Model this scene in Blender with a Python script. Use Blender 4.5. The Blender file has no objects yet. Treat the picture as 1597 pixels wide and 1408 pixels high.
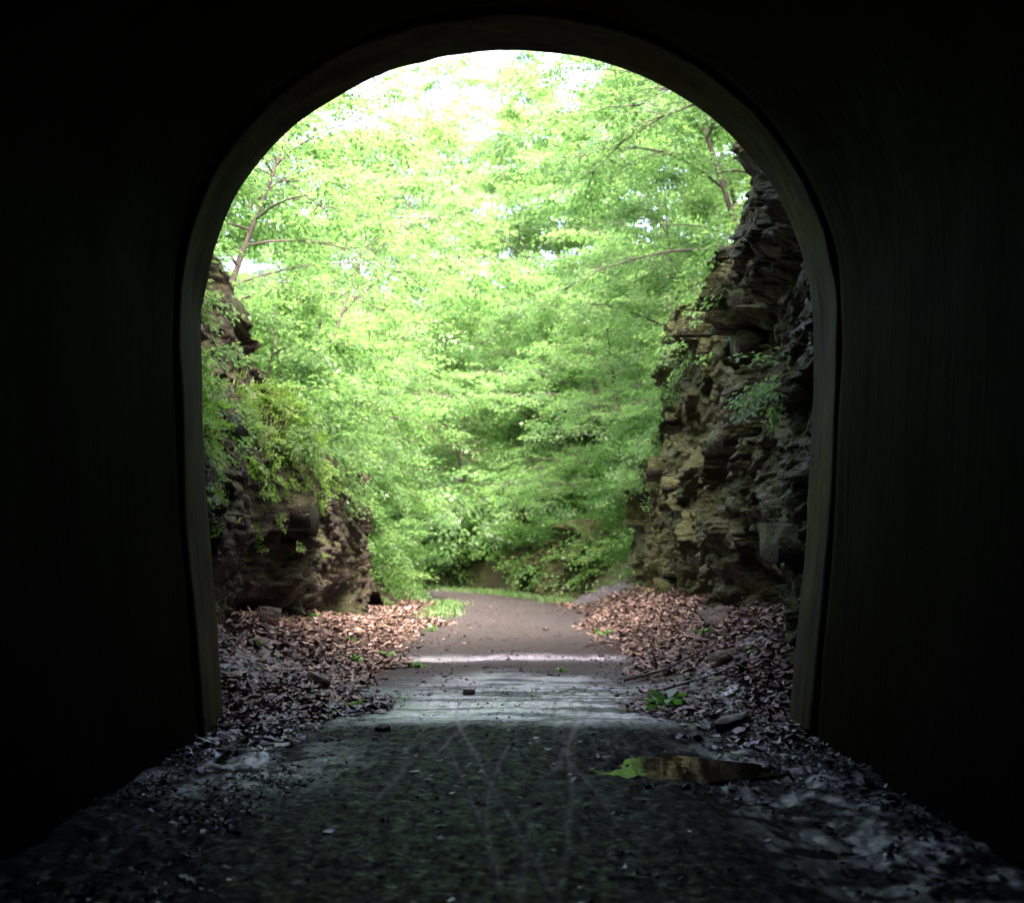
import bpy, math, random
import numpy as np
from math import radians, sin, cos, pi

SC = bpy.context.scene
COL = SC.collection
# ------------------------------------------------------------------ camera
CAM_H = 1.48
cd = bpy.data.cameras.new('camera')
cam = bpy.data.objects.new('camera', cd); COL.objects.link(cam)
cam.location = (0, 0, CAM_H); cam.rotation_euler = (radians(90), 0, 0)
cd.sensor_width = 36.0; cd.lens = 36.0 * 2200 / 1597
cd.shift_y = 146 / 1597.0; cd.shift_x = 0.002
cd.clip_start = 0.1; cd.clip_end = 2000
cd.dof.use_dof = True; cd.dof.focus_distance = 13.0; cd.dof.aperture_fstop = 2.1
SC.camera = cam
# ------------------------------------------------------------------ sky, sun, exposure
SUN_EL, SUN_AZ = radians(50), radians(166)        # azimuth measured from +Y towards +X
w = bpy.data.worlds.new('World'); SC.world = w; w.use_nodes = True
nt = w.node_tree; bg = nt.nodes['Background']
sky = nt.nodes.new('ShaderNodeTexSky'); sky.sky_type = 'NISHITA'; sky.sun_disc = False
sky.sun_elevation = SUN_EL; sky.sun_rotation = SUN_AZ
sky.air_density = 0.75; sky.dust_density = 8.0; sky.ozone_density = 0.4
nt.links.new(sky.outputs[0], bg.inputs[0]); bg.inputs[1].default_value = 0.15
sd = bpy.data.lights.new('sun', 'SUN'); sd.energy = 1.3; sd.angle = radians(18); sd.color = (1.0, 0.96, 0.90)
sun = bpy.data.objects.new('sun', sd); COL.objects.link(sun)
from mathutils import Vector, Matrix, Euler
sdir = Vector((sin(SUN_AZ) * cos(SUN_EL), cos(SUN_AZ) * cos(SUN_EL), sin(SUN_EL)))
sun.rotation_euler = sdir.to_track_quat('Z', 'Y').to_euler(); sun.location = sdir * 100
SC.view_settings.view_transform = 'Standard'; SC.view_settings.look = 'None'
SC.view_settings.exposure = 4.0; SC.view_settings.gamma = 1.0
SC.view_settings.use_curve_mapping = False
SC.view_settings.use_white_balance = True; SC.view_settings.white_balance_temperature = 6500; SC.view_settings.white_balance_tint = 40
cy = SC.cycles
cy.use_denoising = True; cy.max_bounces = 10; cy.diffuse_bounces = 8; cy.glossy_bounces = 3
cy.transmission_bounces = 8; cy.sample_clamp_indirect = 8; cy.use_adaptive_sampling = True
cy.adaptive_threshold = 0.02; cy.caustics_reflective = False; cy.caustics_refractive = False

# ------------------------------------------------------------------ numpy noise
def _hash(ix, iy, iz, seed):
    h = (ix.astype(np.int64) * 374761393 + iy.astype(np.int64) * 668265263 + iz.astype(np.int64) * 2147483647 + seed * 974711) & 0xffffffff
    h = ((h ^ (h >> 13)) * 1274126177) & 0xffffffff
    h = ((h ^ (h >> 16)) * 2246822519) & 0xffffffff
    return ((h ^ (h >> 15)) & 0xffff) / 65535.0
def vnoise(x, y, z=0.0, seed=0):
    x, y, z = np.broadcast_arrays(np.asarray(x, float), np.asarray(y, float), np.asarray(z, float))
    xi, yi, zi = np.floor(x), np.floor(y), np.floor(z)
    fx, fy, fz = x - xi, y - yi, z - zi
    fx, fy, fz = [f * f * (3 - 2 * f) for f in (fx, fy, fz)]
    r = 0
    for dx in (0, 1):
        for dy in (0, 1):
            for dz in (0, 1):
                r = r + _hash(xi + dx, yi + dy, zi + dz, seed) * (fx if dx else 1 - fx) * (fy if dy else 1 - fy) * (fz if dz else 1 - fz)
    return r * 2 - 1
def fbm(x, y, z=0.0, o=4, seed=0, gain=0.5):
    a, r, f = 1.0, 0, 1.0
    for k in range(o):
        r = r + a * vnoise(np.asarray(x) * f, np.asarray(y) * f, np.asarray(z) * f, seed + k * 17); a *= gain; f *= 2.03
    return r
def facets(s, z, ws, wz, seed, aoff, aslope):
    # broken rock: every cell is a tilted plane with its own offset
    u, v = np.asarray(s) / ws, np.asarray(z) / wz
    iu, iv = np.floor(u), np.floor(v); best = np.full(u.shape, 1e9); D = np.zeros(u.shape)
    for a in (-1, 0, 1):
        for b in (-1, 0, 1):
            ci, cj = iu + a, iv + b; o = ci * 0
            px = ci + 0.1 + 0.8 * _hash(ci, cj, o, seed); py = cj + 0.1 + 0.8 * _hash(ci, cj, o + 1, seed)
            d2 = (u - px) ** 2 + (v - py) ** 2
            val = aoff * (_hash(ci, cj, o + 2, seed) * 2 - 1) + aslope * ((_hash(ci, cj, o + 3, seed) * 2 - 1) * (u - px) + (_hash(ci, cj, o + 4, seed) * 2 - 1.25) * (v - py))
            m = d2 < best; D = np.where(m, val, D); best = np.where(m, d2, best)
    return D
def sstep(a, b, x):
    t = np.clip((np.asarray(x, float) - a) / (b - a), 0, 1); return t * t * (3 - 2 * t)

# ------------------------------------------------------------------ mesh helpers
def mesh_np(name, V, F):
    """V (n,3), F (m,k) faces of equal size, or a list of such arrays"""
    me = bpy.data.meshes.new(name)
    Fs = F if isinstance(F, list) else [F]
    Fs = [np.asarray(f, np.int32) for f in Fs if len(f)]
    V = np.asarray(V, np.float32)
    me.vertices.add(len(V)); me.vertices.foreach_set('co', V.ravel())
    idx = np.concatenate([f.ravel() for f in Fs])
    tot = np.concatenate([np.full(len(f), f.shape[1], np.int32) for f in Fs])
    st = np.concatenate([[0], np.cumsum(tot)[:-1]]).astype(np.int32)
    me.loops.add(len(idx)); me.loops.foreach_set('vertex_index', idx)
    me.polygons.add(len(tot)); me.polygons.foreach_set('loop_start', st)
    me.update(calc_edges=True); me.validate()
    return me
def smooth(me, on=True):
    me.polygons.foreach_set('use_smooth', np.full(len(me.polygons), on)); me.update()
def attr(me, name, vals):
    a = me.attributes.new(name, 'FLOAT', 'POINT'); a.data.foreach_set('value', np.asarray(vals, np.float32).ravel())
def grid_faces(nu, nv):
    i = np.arange((nu - 1) * (nv - 1)); r, c = i // (nv - 1), i % (nv - 1); a = r * nv + c
    return np.stack([a, a + nv, a + nv + 1, a + 1], 1)
def obj(name, me, mat=None, parent=None):
    o = bpy.data.objects.new(name, me); COL.objects.link(o)
    if mat is not None and me is not None and not me.materials: me.materials.append(mat)
    if parent is not None: o.parent = parent
    return o
def tag(o, label=None, cat=None, group=None, kind=None):
    if label: o['label'] = label
    if cat: o['category'] = cat
    if group: o['group'] = group
    if kind: o['kind'] = kind
    return o
def empty(name, loc=(0, 0, 0), rz=0.0, sc=1.0):
    o = bpy.data.objects.new(name, None); COL.objects.link(o); o.location = loc
    o.rotation_euler = (0, 0, rz); o.scale = (sc, sc, sc); o.empty_display_size = 0.2
    return o
class Tubes:
    def __init__(s): s.V, s.F, s.T, s.n = [], [], [], 0
    def add(s, pts, rad, sides=6, cap=True):
        pts = [Vector(p) for p in pts]
        up = Vector((0.123, 0.37, 0.92)).normalized()
        for i, p in enumerate(pts):
            t = (pts[min(i + 1, len(pts) - 1)] - pts[max(i - 1, 0)]).normalized()
            a = t.cross(up)
            if a.length < 1e-3: a = t.cross(Vector((1, 0, 0)))
            a.normalize(); b = t.cross(a)
            r = rad[i] if hasattr(rad, '__len__') else rad
            for k in range(sides):
                an = 2 * pi * k / sides
                s.V.append(p + (a * cos(an) + b * sin(an)) * r)
        for i in range(len(pts) - 1):
            for k in range(sides):
                k2 = (k + 1) % sides; A = s.n + i * sides; B = A + sides
                s.F.append((A + k, A + k2, B + k2, B + k))
        if cap:
            e = s.n + (len(pts) - 1) * sides
            for b0, fl in ((s.n, True), (e, False)):
                for k in range(1, sides - 1):
                    s.T.append((b0, b0 + k + 1, b0 + k) if fl else (b0, b0 + k, b0 + k + 1))
        s.n += len(pts) * sides
    def mesh(s, name):
        me = mesh_np(name, np.array([tuple(v) for v in s.V]), [np.array(s.F), np.array(s.T)]); smooth(me); return me

# ------------------------------------------------------------------ materials
def new_mat(name):
    m = bpy.data.materials.new(name); m.use_nodes = True
    t = m.node_tree; t.nodes.clear()
    out = t.nodes.new('ShaderNodeOutputMaterial')
    return m, t, out
class NB:
    def __init__(s, t): s.t = t
    def n(s, typ, **kw):
        nd = s.t.nodes.new(typ)
        for k, v in kw.items(): setattr(nd, k, v)
        return nd
    def l(s, a, b): s.t.links.new(a, b)
    def pos(s): return s.n('ShaderNodeNewGeometry').outputs['Position']
    def noise(s, vec, scale, detail=6, rough=0.6, dist=0.0, stretch=None):
        if stretch:
            mp = s.n('ShaderNodeMapping'); mp.inputs['Scale'].default_value = stretch; s.l(vec, mp.inputs['Vector']); vec = mp.outputs[0]
        nd = s.n('ShaderNodeTexNoise'); nd.inputs['Scale'].default_value = scale; nd.inputs['Detail'].default_value = detail
        nd.inputs['Roughness'].default_value = rough; nd.inputs['Distortion'].default_value = dist; s.l(vec, nd.inputs['Vector'])
        return nd.outputs['Fac']
    def ramp(s, fac, stops, interp='LINEAR'):
        r = s.n('ShaderNodeValToRGB'); cr = r.color_ramp; cr.interpolation = interp
        while len(cr.elements) < len(stops): cr.elements.new(0.5)
        for e, (p, c) in zip(cr.elements, stops):
            e.position = p; e.color = (c, c, c, 1) if not hasattr(c, '__len__') else (*c, 1)
        s.l(fac, r.inputs[0]); return r.outputs[0]
    def mix(s, fac, a, b, mode='MIX'):
        m = s.n('ShaderNodeMix', data_type='RGBA', blend_type=mode)
        for i, v in ((0, fac), (6, a), (7, b)):
            if isinstance(v, bpy.types.NodeSocket): s.l(v, m.inputs[i])
            elif i == 0: m.inputs[0].default_value = v
            else: m.inputs[i].default_value = (*v, 1)
        return m.outputs[2]
    def math(s, op, a, b=None, clamp=False):
        m = s.n('ShaderNodeMath', operation=op, use_clamp=clamp)
        for i, v in ((0, a), (1, b)):
            if v is None: continue
            if isinstance(v, bpy.types.NodeSocket): s.l(v, m.inputs[i])
            else: m.inputs[i].default_value = v
        return m.outputs[0]
    def bump(s, h, strength, dist, normal=None):
        b = s.n('ShaderNodeBump'); b.inputs['Strength'].default_value = strength; b.inputs['Distance'].default_value = dist
        s.l(h, b.inputs['Height'])
        if normal: s.l(normal, b.inputs['Normal'])
        return b.outputs[0]
    def pr(s, col, rough, normal=None, spec=0.5):
        p = s.n('ShaderNodeBsdfPrincipled')
        for nm, v in (('Base Color', col), ('Roughness', rough), ('Specular IOR Level', spec)):
            if isinstance(v, bpy.types.NodeSocket): s.l(v, p.inputs[nm])
            elif hasattr(v, '__len__'): p.inputs[nm].default_value = (*v, 1)
            else: p.inputs[nm].default_value = v
        if normal: s.l(normal, p.inputs['Normal'])
        return p.outputs[0]
    def at(s, name): 
        a = s.n('ShaderNodeAttribute'); a.attribute_name = name; return a.outputs['Fac']

def leaf_mat(name, stops, trans, tfac=0.5, rough=0.45):
    m, t, out = new_mat(name); b = NB(t)
    g = b.n('ShaderNodeNewGeometry')
    oi = b.n('ShaderNodeObjectInfo')
    nz = b.noise(g.outputs['Position'], 0.35, 3, 0.6)
    f = b.math('ADD', b.math('MULTIPLY', g.outputs['Random Per Island'], 0.55), b.math('MULTIPLY', nz, 0.5))
    f = b.math('ADD', f, b.math('MULTIPLY', oi.outputs['Random'], 0.16))
    c = b.ramp(f, stops)
    p = b.pr(c, rough, spec=0.5)
    tr = b.n('ShaderNodeBsdfTranslucent'); b.l(b.mix(1.0, c, trans, 'MULTIPLY'), tr.inputs[0])
    mx = b.n('ShaderNodeMixShader'); mx.inputs[0].default_value = tfac
    b.l(p, mx.inputs[1]); b.l(tr.outputs[0], mx.inputs[2]); b.l(mx.outputs[0], out.inputs[0])
    return m
M = {}
M['leaf'] = leaf_mat('spring_leaf', [(0.2, (0.042, 0.105, 0.03)), (0.5, (0.066, 0.165, 0.05)), (0.8, (0.096, 0.215, 0.06)), (1.0, (0.155, 0.23, 0.075))], (2.1, 2.1, 1.6), 0.55)
M['leaf_under'] = leaf_mat('undergrowth_leaf', [(0.2, (0.044, 0.10, 0.03)), (0.5, (0.075, 0.18, 0.05)), (0.85, (0.11, 0.225, 0.06)), (1.0, (0.18, 0.19, 0.075))], (1.9, 2.0, 1.5), 0.5)
M['grass'] = leaf_mat('grass_blade', [(0.2, (0.10, 0.16, 0.024)), (0.6, (0.15, 0.225, 0.032)), (1.0, (0.22, 0.25, 0.06))], (1.6, 1.8, 1.2), 0.4)
M['fern'] = leaf_mat('fern_leaf', [(0.2, (0.06, 0.15, 0.028)), (0.6, (0.10, 0.225, 0.036)), (1.0, (0.18, 0.27, 0.06))], (1.7, 1.8, 1.2), 0.5)
M['sprig'] = leaf_mat('fallen_green_leaf', [(0.2, (0.04, 0.15, 0.025)), (0.6, (0.07, 0.24, 0.035)), (1.0, (0.13, 0.29, 0.05))], (1.5, 1.8, 1.2), 0.3, 0.35)

def m_bark():
    m, t, out = new_mat('bark'); b = NB(t); p = b.pos()
    n1 = b.noise(p, 9, 6, 0.65, 0.5, (1, 1, 0.25)); n2 = b.noise(p, 1.5, 3)
    c = b.ramp(n1, [(0.3, (0.03, 0.026, 0.021)), (0.6, (0.085, 0.072, 0.057)), (0.8, (0.15, 0.135, 0.11))])
    c = b.mix(b.ramp(n2, [(0.5, 0.0), (0.7, 0.5)]), c, (0.08, 0.10, 0.04))
    b.l(b.pr(c, 0.85, b.bump(n1, 0.6, 0.03)), out.inputs[0]); return m
M['bark'] = m_bark()

def m_rock(name, moss_amt, tan_amt, dark=1.0):
    m, t, out = new_mat(name); b = NB(t)
    g = b.n('ShaderNodeNewGeometry'); p = g.outputs['Position']
    strat = b.noise(p, 2.2, 8, 0.7, 0.3, (0.5, 0.35, 3.2)); fine = b.noise(p, 26, 8, 0.7); mid = b.noise(p, 3.4, 7, 0.68, 0.4)
    big = b.noise(p, 0.75, 4, 0.6, 0.6)
    c = b.ramp(strat, [(0.28, (0.045 * dark, 0.038 * dark, 0.032 * dark)), (0.5, (0.11 * dark, 0.09 * dark, 0.07 * dark)), (0.62, (0.19 * dark, 0.165 * dark, 0.135 * dark)), (0.8, (0.27 * dark, 0.25 * dark, 0.22 * dark))])
    c = b.mix(b.math('MULTIPLY', b.ramp(b.math('ADD', b.math('MULTIPLY', mid, 0.5), b.math('MULTIPLY', big, 0.5)), [(0.47, 0.0), (0.6, 1.0)]), tan_amt), c, (0.2 * dark, 0.148 * dark, 0.085 * dark))
    c = b.mix(b.ramp(b.noise(p, 6, 6, 0.7, 0.8, (1, 1, 0.4)), [(0.56, 0.0), (0.68, 0.75)]), c, (0.028, 0.024, 0.02))
    # moss and algae on the ledges and in patches
    sx = b.n('ShaderNodeSeparateXYZ'); b.l(g.outputs['Normal'], sx.inputs[0])
    mossf = b.math('ADD', b.noise(p, 2.6, 7, 0.72, 0.3), b.math('MULTIPLY', sx.outputs[2], 0.22))
    mossf = b.math('MULTIPLY', b.ramp(mossf, [(0.56 - 0.1 * moss_amt, 0.0), (0.72 - 0.1 * moss_amt, 1.0)]), min(1.0, moss_amt))
    mc = b.ramp(b.noise(p, 14, 5, 0.7), [(0.3, (0.022, 0.026, 0.006)), (0.6, (0.052, 0.066, 0.012)), (0.85, (0.10, 0.115, 0.026))])
    c = b.mix(mossf, c, mc)
    pale = b.ramp(b.noise(p, 7, 5, 0.75, 0.2), [(0.64, 0.0), (0.74, 0.6)])
    c = b.mix(pale, c, (0.15, 0.145, 0.125))
    vo = b.n('ShaderNodeTexVoronoi'); vo.inputs['Scale'].default_value = 8.0; b.l(p, vo.inputs['Vector'])
    vo2 = b.n('ShaderNodeTexVoronoi'); vo2.inputs['Scale'].default_value = 21.0; b.l(p, vo2.inputs['Vector'])
    fine = b.math('ADD', fine, b.math('ADD', b.math('MULTIPLY', vo.outputs['Distance'], -1.3), b.math('MULTIPLY', vo2.outputs['Distance'], -0.7)))
    h = b.math('ADD', b.math('MULTIPLY', fine, 0.5), b.math('ADD', b.math('MULTIPLY', strat, 0.9), b.math('MULTIPLY', mid, 0.6)))
    ro = b.ramp(b.noise(p, 4, 5), [(0.35, 0.5), (0.65, 0.9)])
    b.l(b.pr(c, ro, b.bump(h, 1.0, 0.07), 0.3), out.inputs[0]); return m
M['rock_left'] = m_rock('stained_layered_rock', 0.8, 0.9, 0.27)
M['rock_right'] = m_rock('mossy_layered_rock', 2.5, 0.2, 0.44)
M['stone'] = m_rock('loose_stone', 0.2, 0.6, 0.7)

def m_litter(name, stops):
    m, t, out = new_mat(name); b = NB(t); g = b.n('ShaderNodeNewGeometry'); p = g.outputs['Position']
    c = b.ramp(g.outputs['Random Per Island'], stops)
    wet = b.noise(p, 1.1, 3, 0.6)
    sy = b.n('ShaderNodeSeparateXYZ'); b.l(p, sy.inputs[0])
    near = b.ramp(b.math('DIVIDE', sy.outputs[1], 20.0), [(0.52, 1.0), (0.95, 0.12)])
    wf = b.math('MULTIPLY', b.ramp(wet, [(0.35, 0.35), (0.6, 1.0)]), near)
    c = b.mix(wf, c, b.mix(1.0, c, (0.22, 0.2, 0.2), 'MULTIPLY'))
    mul = b.ramp(b.noise(p, 45, 3), [(0.3, 0.65), (0.7, 1.15)])
    c = b.mix(1.0, c, mul, 'MULTIPLY')
    ro = b.math('SUBTRACT', 0.75, b.math('MULTIPLY', wf, 0.45))
    b.l(b.pr(c, ro, spec=0.4), out.inputs[0]); return m
M['litter'] = m_litter('dead_leaves', [(0.0, (0.02, 0.015, 0.010)), (0.25, (0.08, 0.051, 0.031)), (0.55, (0.165, 0.112, 0.072)), (0.8, (0.25, 0.185, 0.13)), (0.94, (0.38, 0.30, 0.23)), (1.0, (0.28, 0.20, 0.06))])

def m_ground():
    m, t, out = new_mat('wet_gravel_floor'); b = NB(t)
    g = b.n('ShaderNodeNewGeometry'); p = g.outputs['Position']
    film = b.noise(p, 13, 7, 0.75, 0.4, (1.0, 0.45, 1.0)); drag = b.noise(p, 9, 5, 0.65, 0.6, (1.0, 0.07, 1.0))
    wet, track, leafy = b.at('wet'), b.at('track'), b.at('leafy')
    grav = b.noise(p, 38, 6, 0.75); mid = b.noise(p, 11, 6, 0.7)
    dry = b.ramp(grav, [(0.3, (0.023, 0.0235, 0.020)), (0.5, (0.049, 0.050, 0.043)), (0.72, (0.098, 0.10, 0.088))])
    dry = b.mix(b.ramp(mid, [(0.4, 0.0), (0.65, 0.55)]), dry, (0.037, 0.0375, 0.032))
    mud = b.ramp(b.math('ADD', b.math('MULTIPLY', grav, 0.3), b.math('ADD', b.math('MULTIPLY', mid, 0.25), b.math('MULTIPLY', drag, 0.45))), [(0.42, (0.0015, 0.0010, 0.0013)), (0.53, (0.008, 0.0053, 0.0073)), (0.62, (0.04, 0.027, 0.036))])
    c = b.mix(wet, dry, mud)
    soil = b.ramp(grav, [(0.3, (0.02, 0.016, 0.013)), (0.6, (0.06, 0.045, 0.033)), (0.8, (0.12, 0.09, 0.07))])
    painted_sheen = b.ramp(b.math('ADD', b.math('MULTIPLY', grav, 0.5), b.math('MULTIPLY', film, 0.5)), [(0.44, (0.08, 0.07, 0.074)), (0.5, (0.45, 0.4, 0.42)), (0.54, (0.75, 0.68, 0.71))])
    c = b.mix(b.math('MULTIPLY', b.at('painted_sheen'), 0.9), c, painted_sheen)  # pale colour painted in for white sky reflected on the wet ground
    c = b.mix(leafy, c, soil)
    c = b.mix(b.math('MULTIPLY', track, 0.75), c, (0.12, 0.09, 0.108))
    # roughness: damp film breaks up in streaks
    shine = b.at('shine')
    glint = b.math('MULTIPLY', b.ramp(b.noise(p, 16, 5, 0.7, 0.3, (0.7, 1.0, 1.0)), [(0.56, 0.0), (0.64, 1.0)]), b.math('MULTIPLY', wet, 0.1))
    shine = b.math('MAXIMUM', shine, glint)
    rw = b.mix(shine, b.ramp(film, [(0.36, 0.38), (0.5, 0.5), (0.66, 0.8)]), b.ramp(film, [(0.36, 0.3), (0.55, 0.42), (0.7, 0.55)]))
    ro = b.mix(wet, (0.85, 0.85, 0.85), rw)
    h = b.math('ADD', b.math('MULTIPLY', grav, 0.6), b.math('MULTIPLY', b.noise(p, 12, 5, 0.7), 1.0))
    bp = b.n('ShaderNodeBump'); bp.inputs['Strength'].default_value = 1.0; b.l(h, bp.inputs['Height'])
    b.l(b.math('SUBTRACT', 0.009, b.math('MULTIPLY', shine, 0.0082)), bp.inputs['Distance'])
    b.l(b.pr(c, ro, bp.outputs[0], b.math('ADD', b.math('MULTIPLY', wet, 0.01), b.math('MULTIPLY', shine, 0.9))), out.inputs[0]); return m
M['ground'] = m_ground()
def m_soil():
    m, t, out = new_mat('woodland_soil'); b = NB(t); p = b.pos()
    n1 = b.noise(p, 1.6, 7, 0.7); n2 = b.noise(p, 16, 5, 0.7)
    c = b.ramp(n2, [(0.3, (0.05, 0.04, 0.022)), (0.6, (0.13, 0.095, 0.06)), (0.8, (0.2, 0.15, 0.1))])
    c = b.mix(b.ramp(n1, [(0.42, 0.0), (0.6, 0.85)]), c, (0.055, 0.085, 0.02))
    b.l(b.pr(c, 0.9, b.bump(n2, 0.6, 0.06)), out.inputs[0]); return m
M['soil'] = m_soil()
def m_concrete(name, base, moss, streak, spec=0.3, mouth=False):
    m, t, out = new_mat(name); b = NB(t); p = b.pos()
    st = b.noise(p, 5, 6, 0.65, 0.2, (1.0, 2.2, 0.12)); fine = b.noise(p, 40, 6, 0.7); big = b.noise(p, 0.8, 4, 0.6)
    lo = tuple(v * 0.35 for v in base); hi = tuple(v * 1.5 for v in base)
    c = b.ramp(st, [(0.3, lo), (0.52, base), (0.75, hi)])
    c = b.mix(b.math('MULTIPLY', b.ramp(b.noise(p, 1.7, 6, 0.7, 0.3, (1, 1, 0.35)), [(0.44, 0.0), (0.6, 1.0)]), moss), c, tuple(min(1, v) for v in (base[0] * 1.5, base[1] * 1.8, base[2] * 0.7)))
    c = b.mix(b.ramp(big, [(0.45, 0.0), (0.7, streak)]), c, (0.012, 0.011, 0.010))
    if mouth:
        sy = b.n('ShaderNodeSeparateXYZ'); b.l(p, sy.inputs[0])
        grow = b.ramp(b.math('DIVIDE', sy.outputs[1], 12.0), [(0.5, 0.0), (0.92, 1.0)])
        side = b.ramp(b.math('ADD', b.math('DIVIDE', sy.outputs[0], 6.0), 0.5), [(0.2, 0.35), (0.8, 1.0)])
        c = b.mix(b.math('MULTIPLY', b.math('MULTIPLY', grow, side), b.ramp(st, [(0.4, 0.15), (0.6, 1.0)])), c, (0.013, 0.0115, 0.0025))
    h = b.math('ADD', b.math('MULTIPLY', fine, 0.4), st)
    b.l(b.pr(c, 0.7, b.bump(h, 0.45, 0.02), spec), out.inputs[0]); return m
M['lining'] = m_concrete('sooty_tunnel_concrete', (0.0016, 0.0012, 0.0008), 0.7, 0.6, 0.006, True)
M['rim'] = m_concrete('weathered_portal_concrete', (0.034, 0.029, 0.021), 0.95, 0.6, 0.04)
M['headwall'] = m_concrete('portal_face_concrete', (0.18, 0.17, 0.145), 0.8, 0.3)
def m_water():
    m, t, out = new_mat('puddle_water'); b = NB(t); p = b.pos()
    n = b.noise(p, 9, 3, 0.5, 0.2, (1, 0.6, 1))
    b.l(b.pr((0.008, 0.008, 0.006), 0.03, b.bump(n, 0.05, 0.02), 0.5), out.inputs[0]); return m
M['water'] = m_water()
def m_film():
    m, t, out = new_mat('water_film'); b = NB(t); p = b.pos()
    n = b.noise(p, 14, 4, 0.6, 0.2, (0.6, 1.4, 1))
    b.l(b.pr((0.25, 0.225, 0.24), 0.36, b.bump(n, 1.0, 0.005), 0.9), out.inputs[0]); return m
M['film'] = m_film()
def m_gravelheap():
    m, t, out = new_mat('grey_cinder_gravel'); b = NB(t); p = b.pos()
    n = b.noise(p, 22, 6, 0.75)
    c = b.ramp(n, [(0.3, (0.025, 0.025, 0.025)), (0.55, (0.06, 0.059, 0.056)), (0.75, (0.12, 0.118, 0.112))])
    b.l(b.pr(c, 0.7, b.bump(n, 0.9, 0.05)), out.inputs[0]); return m
M['cinder'] = m_gravelheap()

# ------------------------------------------------------------------ shape of the place
def cx(Y):
    yy = np.asarray(Y, float) - 34
    return np.where(yy < 0, 0, np.where(yy < 26, -yy * yy / 40, -16.9 - 1.3 * (yy - 26)))
def cxp(Y): return np.clip(-(np.asarray(Y, float) - 34) / 20, -1.3, 0)
def lat(X, Y): return (X - cx(Y)) / np.sqrt(1 + cxp(Y) ** 2)
TRK = [(-0.62, 0.16, 0.23, 0.4), (-0.40, 0.26, 0.19, 1.9), (-0.18, 0.3, 0.15, 3.1), (0.02, 0.12, 0.3, 0.0), (0.24, 0.2, 0.21, 2.2), (-0.9, 0.3, 0.16, 4.0), (0.5, 0.14, 0.24, 5.0), (-0.05, 0.45, 0.13, 1.0), (-0.75, 0.22, 0.2, 2.6), (-0.3, 0.4, 0.14, 0.7), (0.12, 0.3, 0.17, 4.4), (0.36, 0.22, 0.25, 1.2)]
def tracks(u, Y):
    r = 0
    for k, (a, am, fr, ph) in enumerate(TRK):
        xc = a + am * np.sin(Y * fr * 2 + ph) + 0.05 * vnoise(Y * 0.5, k * 7.3)
        wd = 0.012 + 0.007 * (k % 3)
        ln = np.exp(-((u - xc) / wd) ** 2)
        brk = sstep(-0.2, 0.35, vnoise(Y * 0.45, k * 3.7 + 50, seed=4))
        r = np.maximum(r, ln * brk)
    return r * sstep(4, 5.5, Y) * (1 - sstep(12.5, 15, Y))
def yband(u): return 18.6 + 0.14 * np.sin(1.7 * u + 0.5) + 0.10 * vnoise(np.asarray(u) * 2.3, 7.7)
def gz(u, Y):
    u = np.asarray(u, float); Y = np.asarray(Y, float)
    u, Y = np.broadcast_arrays(u, Y)
    out = sstep(11.4, 13.5, Y)
    z = -0.008 * u * u
    tl = np.interp(Y, [11.0, 12.2, 13.5, 16, 22, 28, 36, 50], [0, .12, .55, .72, .5, .12, .15, .3])
    tr = np.interp(Y, [11.0, 12.2, 13.5, 16, 24, 31, 36, 42, 50], [0, .08, .5, .78, .75, .7, .45, .2, .2])
    z = z + sstep(1.55, 3.3, -u) * tl + sstep(1.45, 3.3, u) * tr
    edge = sstep(1.2, 2.0, np.abs(u))
    z = z + (0.006 + 0.022 * edge) * fbm(u * 2.3, Y * 1.4, 0, 5, 3, 0.6) + 0.004 * edge * fbm(u * 14, Y * 9, 0, 3, 8)
    z = z + 0.004 * fbm(u * 8, Y * 7, 0, 4, 33, 0.62) * (1 - 0.5 * sstep(12, 16, Y))
    z = z + 0.006 * fbm(u * 6, Y * 2.2, 0, 4, 31, 0.6) + 0.0035 * fbm(u * 19, Y * 11, 0, 3, 37, 0.7)
    z = z + 0.04 * fbm(u * 4.5, Y * 4.0, 0, 5, 45, 0.65) * np.exp(-((u - 1.1) / 0.7) ** 2 - ((Y - 9.6) / 0.9) ** 2)
    ins = 1 - sstep(11, 12.5, Y)
    z = z - ins * 0.085 * np.exp(-((u - 1.55 - 0.12 * np.sin(Y * 1.1)) / 0.42) ** 2) * sstep(4, 7, Y)
    z = z - 0.07 * np.exp(-((u - 0.78) / 0.40) ** 2 - ((Y - 9.65) / 0.5) ** 2)
    z = z - 0.045 * ins * np.exp(-((u + 1.75) / 0.5) ** 2 - ((Y - 9.6) / 0.9) ** 2)
    z = z - 0.035 * np.exp(-((Y - yband(u)) / 0.3) ** 2) * (1 - sstep(1.2, 1.7, np.abs(u + 0.15)))
    z = z - 0.022 * np.exp(-((Y - 14.2) / 1.6) ** 2) * (1 - sstep(0.9, 1.5, np.abs(u - 0.1)))
    z = z - 0.007 * tracks(u, Y)
    return z
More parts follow.
